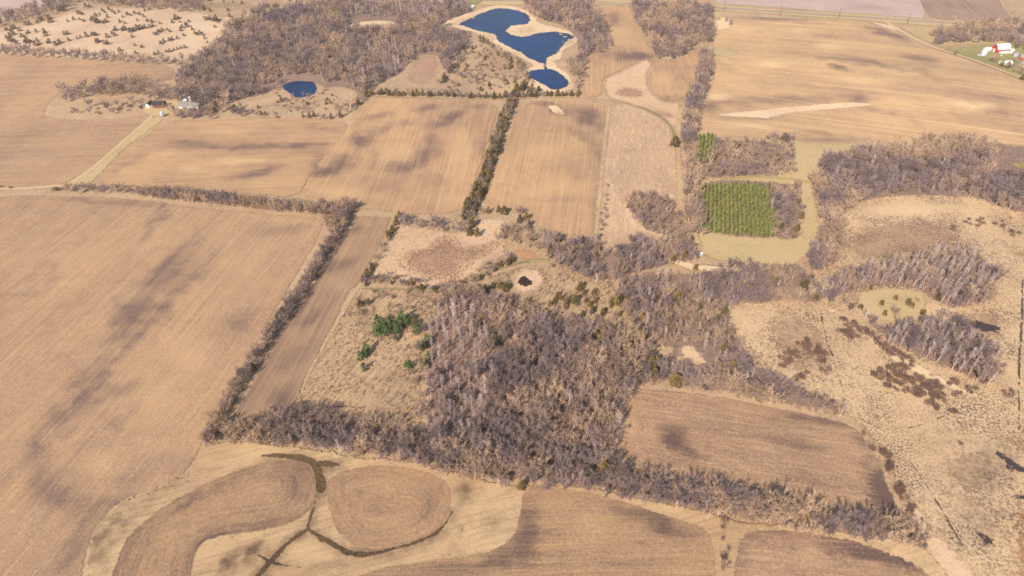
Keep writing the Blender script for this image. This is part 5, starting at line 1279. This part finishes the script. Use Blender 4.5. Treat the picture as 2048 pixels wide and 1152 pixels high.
def thing(name, label, cat, px, py, rz=0.0, group=None):
    x, y = map(float, world_of(px, py))
    o = bpy.data.objects.new(name, None); COL.objects.link(o)
    o.location = (x, y, float(height(x, y)) + .15); o.rotation_euler = (0, 0, math.radians(rz)); o.empty_display_size = .5
    o["label"] = label; o["category"] = cat
    if group:
        o["group"] = group
    return o

def part(name, B, mat, parent, smooth_=False):
    o = bpy.data.objects.new(name, B.mesh(name, [M[mat]])); COL.objects.link(o); o.parent = parent
    if smooth_:
        o.data.polygons.foreach_set("use_smooth", [True] * len(o.data.polygons))
    return o

def gable_walls(L, W, h, rise, gambrel=False):
    """four walls with the two end gables along x"""
    B = MB()
    hx, hy = L / 2, W / 2
    prof = [(-hy, 0), (hy, 0), (hy, h)] + ([(hy * .55, h + rise * .68)] if gambrel else []) + [(0, h + rise)] + ([(-hy * .55, h + rise * .68)] if gambrel else []) + [(-hy, h)]
    n = len(prof)
    v = [Vector((sx, y, z)) for sx in (-hx, hx) for (y, z) in prof]
    f = [tuple(range(n))[::-1], tuple(range(n, 2 * n))]
    f += [(1, 2, 2 + n, 1 + n), (n - 1, 0, n, 2 * n - 1)]
    B.add(v, f)
    return B

def gable_roof(L, W, h, rise, gambrel=False, over=.4, th=.16):
    B = MB()
    hx, hy = L / 2 + over, W / 2 + over * .8
    k = over * .8 * rise / (W / 2) * .7
    prof = [(hy, h - k)] + ([(W / 2 * .55, h + rise * .68)] if gambrel else []) + [(0, h + rise)] + ([(-W / 2 * .55, h + rise * .68)] if gambrel else []) + [(-hy, h - k)]
    n = len(prof)
    lo = [Vector((sx, y, z + .03)) for sx in (-hx, hx) for (y, z) in prof]
    up = [q + Vector((0, 0, th)) for q in lo]
    v = lo + up
    f = []
    for i in range(n - 1):
        f.append((2 * n + i, 2 * n + i + 1, 3 * n + i + 1, 3 * n + i)); f.append((i + 1, i, n + i, n + i + 1))
        f.append((i, i + 1, 2 * n + i + 1, 2 * n + i)); f.append((n + i + 1, n + i, 3 * n + i, 3 * n + i + 1))
    f += [(0, 2 * n, 3 * n, n), (n - 1, 2 * n - 1, 4 * n - 1, 3 * n - 1)]
    B.add(v, f)
    return B

def panel(c, sx, sy, sz):
    B = MB(); B.box(Vector(c), sx, sy, sz); return B

def building(name, label, cat, px, py, rz, L, W, h, rise, wall, roof, gambrel=False, windows=3, door=True, end_wall=None, chimney=False):
    t = thing(name, label, cat, px, py, rz)
    part("wall", gable_walls(L, W, h, rise, gambrel), wall, t)
    r = part("roof", gable_roof(L, W, h, rise, gambrel), roof, t)
    if chimney:
        part("chimney", panel((L * .2, 0, h + rise * .7), .7, .7, rise * .5 + .8), 'dark_red', r)
    for i in range(windows):
        x = (i + .5) / windows * L - L / 2
        w = part("window", panel((x, -W / 2 - .03, h * .42), .9, .1, h * .34), 'trim', t)
        part("pane", panel((x, -W / 2 - .06, h * .42 + .1), .7, .1, h * .34 - .2), 'glass', w)
    if door:
        part("door", panel((-L / 2 - .04, 0, 0), .12, W * .3, h * .8), 'trim', t)
    return t

def silo(name, label, cat, px, py, r, h, wall, roof, cone=.5, bands=4, dome=False):
    t = thing(name, label, cat, px, py)
    B = MB(); n = 20
    B.tube([Vector((0, 0, 0)), Vector((0, 0, h))], [r, r], n)
    part("wall", B, wall, t, True)
    C = MB()
    steps = [(r * 1.05, h - .05), (r * 1.05, h + .06)] + ([(r * .8, h + r * .42), (r * .45, h + r * .6), (.15, h + r * .68)] if dome else [(r * .25, h + r * cone), (.15, h + r * cone * 1.15)])
    C.tube([Vector((0, 0, z)) for (_q, z) in steps], [q for (q, _z) in steps], n)
    top = [Vector((math.cos(6.283 * j / n) * .16, math.sin(6.283 * j / n) * .16, steps[-1][1])) for j in range(n)]
    C.add(top, [tuple(range(n))])
    part("roof", C, roof, t)
    D = MB()
    for i in range(bands):
        z = h * (i + .7) / (bands + .4)
        D.tube([Vector((0, 0, z - .06)), Vector((0, 0, z + .06))], [r + .04, r + .04], n)
    part("band", D, wall, t)
    part("hatch", panel((0, -r - .02, .1), .8, .15, 1.7), 'dark_roof', t)
    return t

# the farm with the red barn
t = building("barn", "big red barn with gleaming white gambrel roof beside the lawn", "barn", 1999, 103, 8, 16, 10, 4.2, 4.6, 'red_wall', 'white_roof', True, 5)
part("lean_to", panel((1.0, -6.6, 0), 12, 3.0, 2.2), 'white_wall', t)
building("shed", "low white shed at the west end of the red barn", "shed", 1975, 101, 8, 9, 4, 2.2, 1.2, 'white_wall', 'white_roof', windows=2)
silo("grain_bin", "white round grain bin with grey cone roof west of the barn", "grain bin", 1966, 111, 3.4, 5.2, 'galv', 'galv')
thing_ = thing("feed_trough", "small white box beside the grain bin", "trough", 1957, 111)
part("trough_body", panel((0, 0, .3), 1.8, 1.2, .9), 'trim', thing_); part("skid", panel((0, 0, 0), 2.0, .9, .28), 'wood_pole', thing_)
thing_ = thing("gas_tank", "small white tank on the grass south of the barn", "tank", 2002, 113)
B = MB(); B.tube([Vector((-1.0, 0, .8)), Vector((-.8, 0, .8)), Vector((.8, 0, .8)), Vector((1.0, 0, .8))], [.1, .5, .5, .1], 12); part("tank_body", B, 'white_wall', thing_, True)
B = MB(); B.box(Vector((-.5, 0, 0)), .2, .8, .4); part("leg", B, 'wood_pole', thing_)
B = MB(); B.box(Vector((.5, 0, 0)), .2, .8, .4); part("leg", B, 'wood_pole', thing_)
building("machine_shed", "long white shed with bright white roof among bare trees", "shed", 2010, 129, 4, 12, 6, 2.6, 1.4, 'white_wall', 'white_roof', windows=3)
silo("grain_bin", "white grain bin close to the barn's east end", "grain bin", 2022, 107, 2.2, 4.2, 'galv', 'white_roof')
silo("grain_bin", "grey grain bin with rounded roof between barn and red shed", "grain bin", 2031, 114, 2.9, 3.8, 'galv', 'grey_roof', dome=True)
building("red_shed", "red shed with pale roof at the picture's east edge", "shed", 2047, 120, -20, 10, 7, 3.4, 2.6, 'red_wall', 'grey_roof', windows=2)
building("farmhouse", "white farmhouse below the red shed, partly cut off", "house", 2050, 134, -15, 9, 7, 4.6, 2.8, 'white_wall', 'grey_roof', windows=3, chimney=True)
# the old farm at the end of the drive
building("farmhouse", "small white gabled house at the end of the gravel drive", "house", 301, 213, 78, 7, 4.4, 2.6, 2.1, 'white_wall', 'dark_roof', windows=3, chimney=True)
building("barn", "dark red barn with black roof behind the small white house", "barn", 320, 213, 4, 11, 7, 3.0, 2.6, 'dark_red', 'dark_roof', windows=3)
building("shed", "tiny white shed between the white house and dark barn", "shed", 308, 215, 10, 2.2, 1.8, 1.8, .8, 'white_wall', 'white_roof', windows=1)
silo("grain_bin", "slim grey grain bin among the bare trees by the drive", "grain bin", 326, 233, 1.7, 4.2, 'galv', 'galv')
building("pole_shed", "long low shed with weathered grey roof in the old farmyard", "shed", 380, 214, 2, 19, 7, 2.4, 1.2, 'white_wall', 'grey_roof', windows=5)
silo("grain_bin", "squat bin with white cone roof behind the grey shed", "grain bin", 371, 204, 2.3, 2.2, 'galv', 'white_roof', cone=.45, bands=2)
silo("silo", "white upright silo behind the long grey shed", "silo", 382, 204, 1.5, 4.6, 'white_wall', 'white_roof', dome=True)
# by the road north of the lake
building("long_barn", "long white building with grey-green roof north of the lake", "barn", 918, 14, -12, 18, 7, 3.6, 1.8, 'white_wall', 'green_roof', windows=6)
building("trailer_home", "small white trailer beside the green lawn north of the lake", "trailer", 944, 15, -8, 6, 2.6, 2.3, .5, 'white_wall', 'white_roof', windows=2)
# hut at the grass corner
t = thing("field_hut", "tiny white hut at the corner of the grass by the trees", "hut", 1400, 511, 15)
part("wall", gable_walls(2.4, 2.0, 1.7, .6), 'white_wall', t); part("roof", gable_roof(2.4, 2.0, 1.7, .6, over=.2, th=.08), 'white_roof', t)
part("door", panel((-1.22, 0, 0), .08, .7, 1.5), 'dark_roof', t)
# power line along the road
POLES = [((1447, 22), "opposite the square wood"), ((1559, 30), "between the square wood and the pale grass strip"), ((1676, 37), "north of the ochre field's middle"), ((1814, 48), "near the farm lane junction"), ((1946, 55), "closest to the red barn's tree belt")]
for (q, where) in POLES:
    t = thing("utility_pole", "wooden power pole beside the road " + where, "power pole", q[0], q[1], 5, "power poles along the road")
    B = MB(); B.tube([Vector((0, 0, -.5)), Vector((0, 0, 6)), Vector((0, 0, 13))], [.26, .22, .17], 8); part("pole", B, 'wood_pole', t)
    c = part("crossarm", panel((0, 0, 12), 2.6, .22, .24), 'wood_pole', t)
    for k in (-1.1, 1.1):
        B = MB(); B.tube([Vector((k, 0, 12.24)), Vector((k, 0, 12.55))], [.09, .05], 6); part("insulator", B, 'galv', c)

# ------------------------------------------------------------------ the air between here and the far woods
def haze():
    B = MB()
    B.box(Vector((0, 1500, -6)), 24000, 27000, 270)
    m = bpy.data.materials.new("hazy_air"); m.use_nodes = True
    t = m.node_tree
    for n in list(t.nodes):
        if n.type != 'OUTPUT_MATERIAL':
            t.nodes.remove(n)
    pv = t.nodes.new("ShaderNodeVolumePrincipled")
    pv.inputs["Color"].default_value = (.93, .89, .92, 1)
    pv.inputs["Density"].default_value = HAZE
    pv.inputs["Anisotropy"].default_value = 0.0
    out = [n for n in t.nodes if n.type == 'OUTPUT_MATERIAL'][0]
    t.links.new(pv.outputs[0], out.inputs["Volume"])
    me = B.mesh("haze", [m])
    o = bpy.data.objects.new("haze", me); COL.objects.link(o); o["kind"] = "stuff"
HAZE = 0.00008
haze()
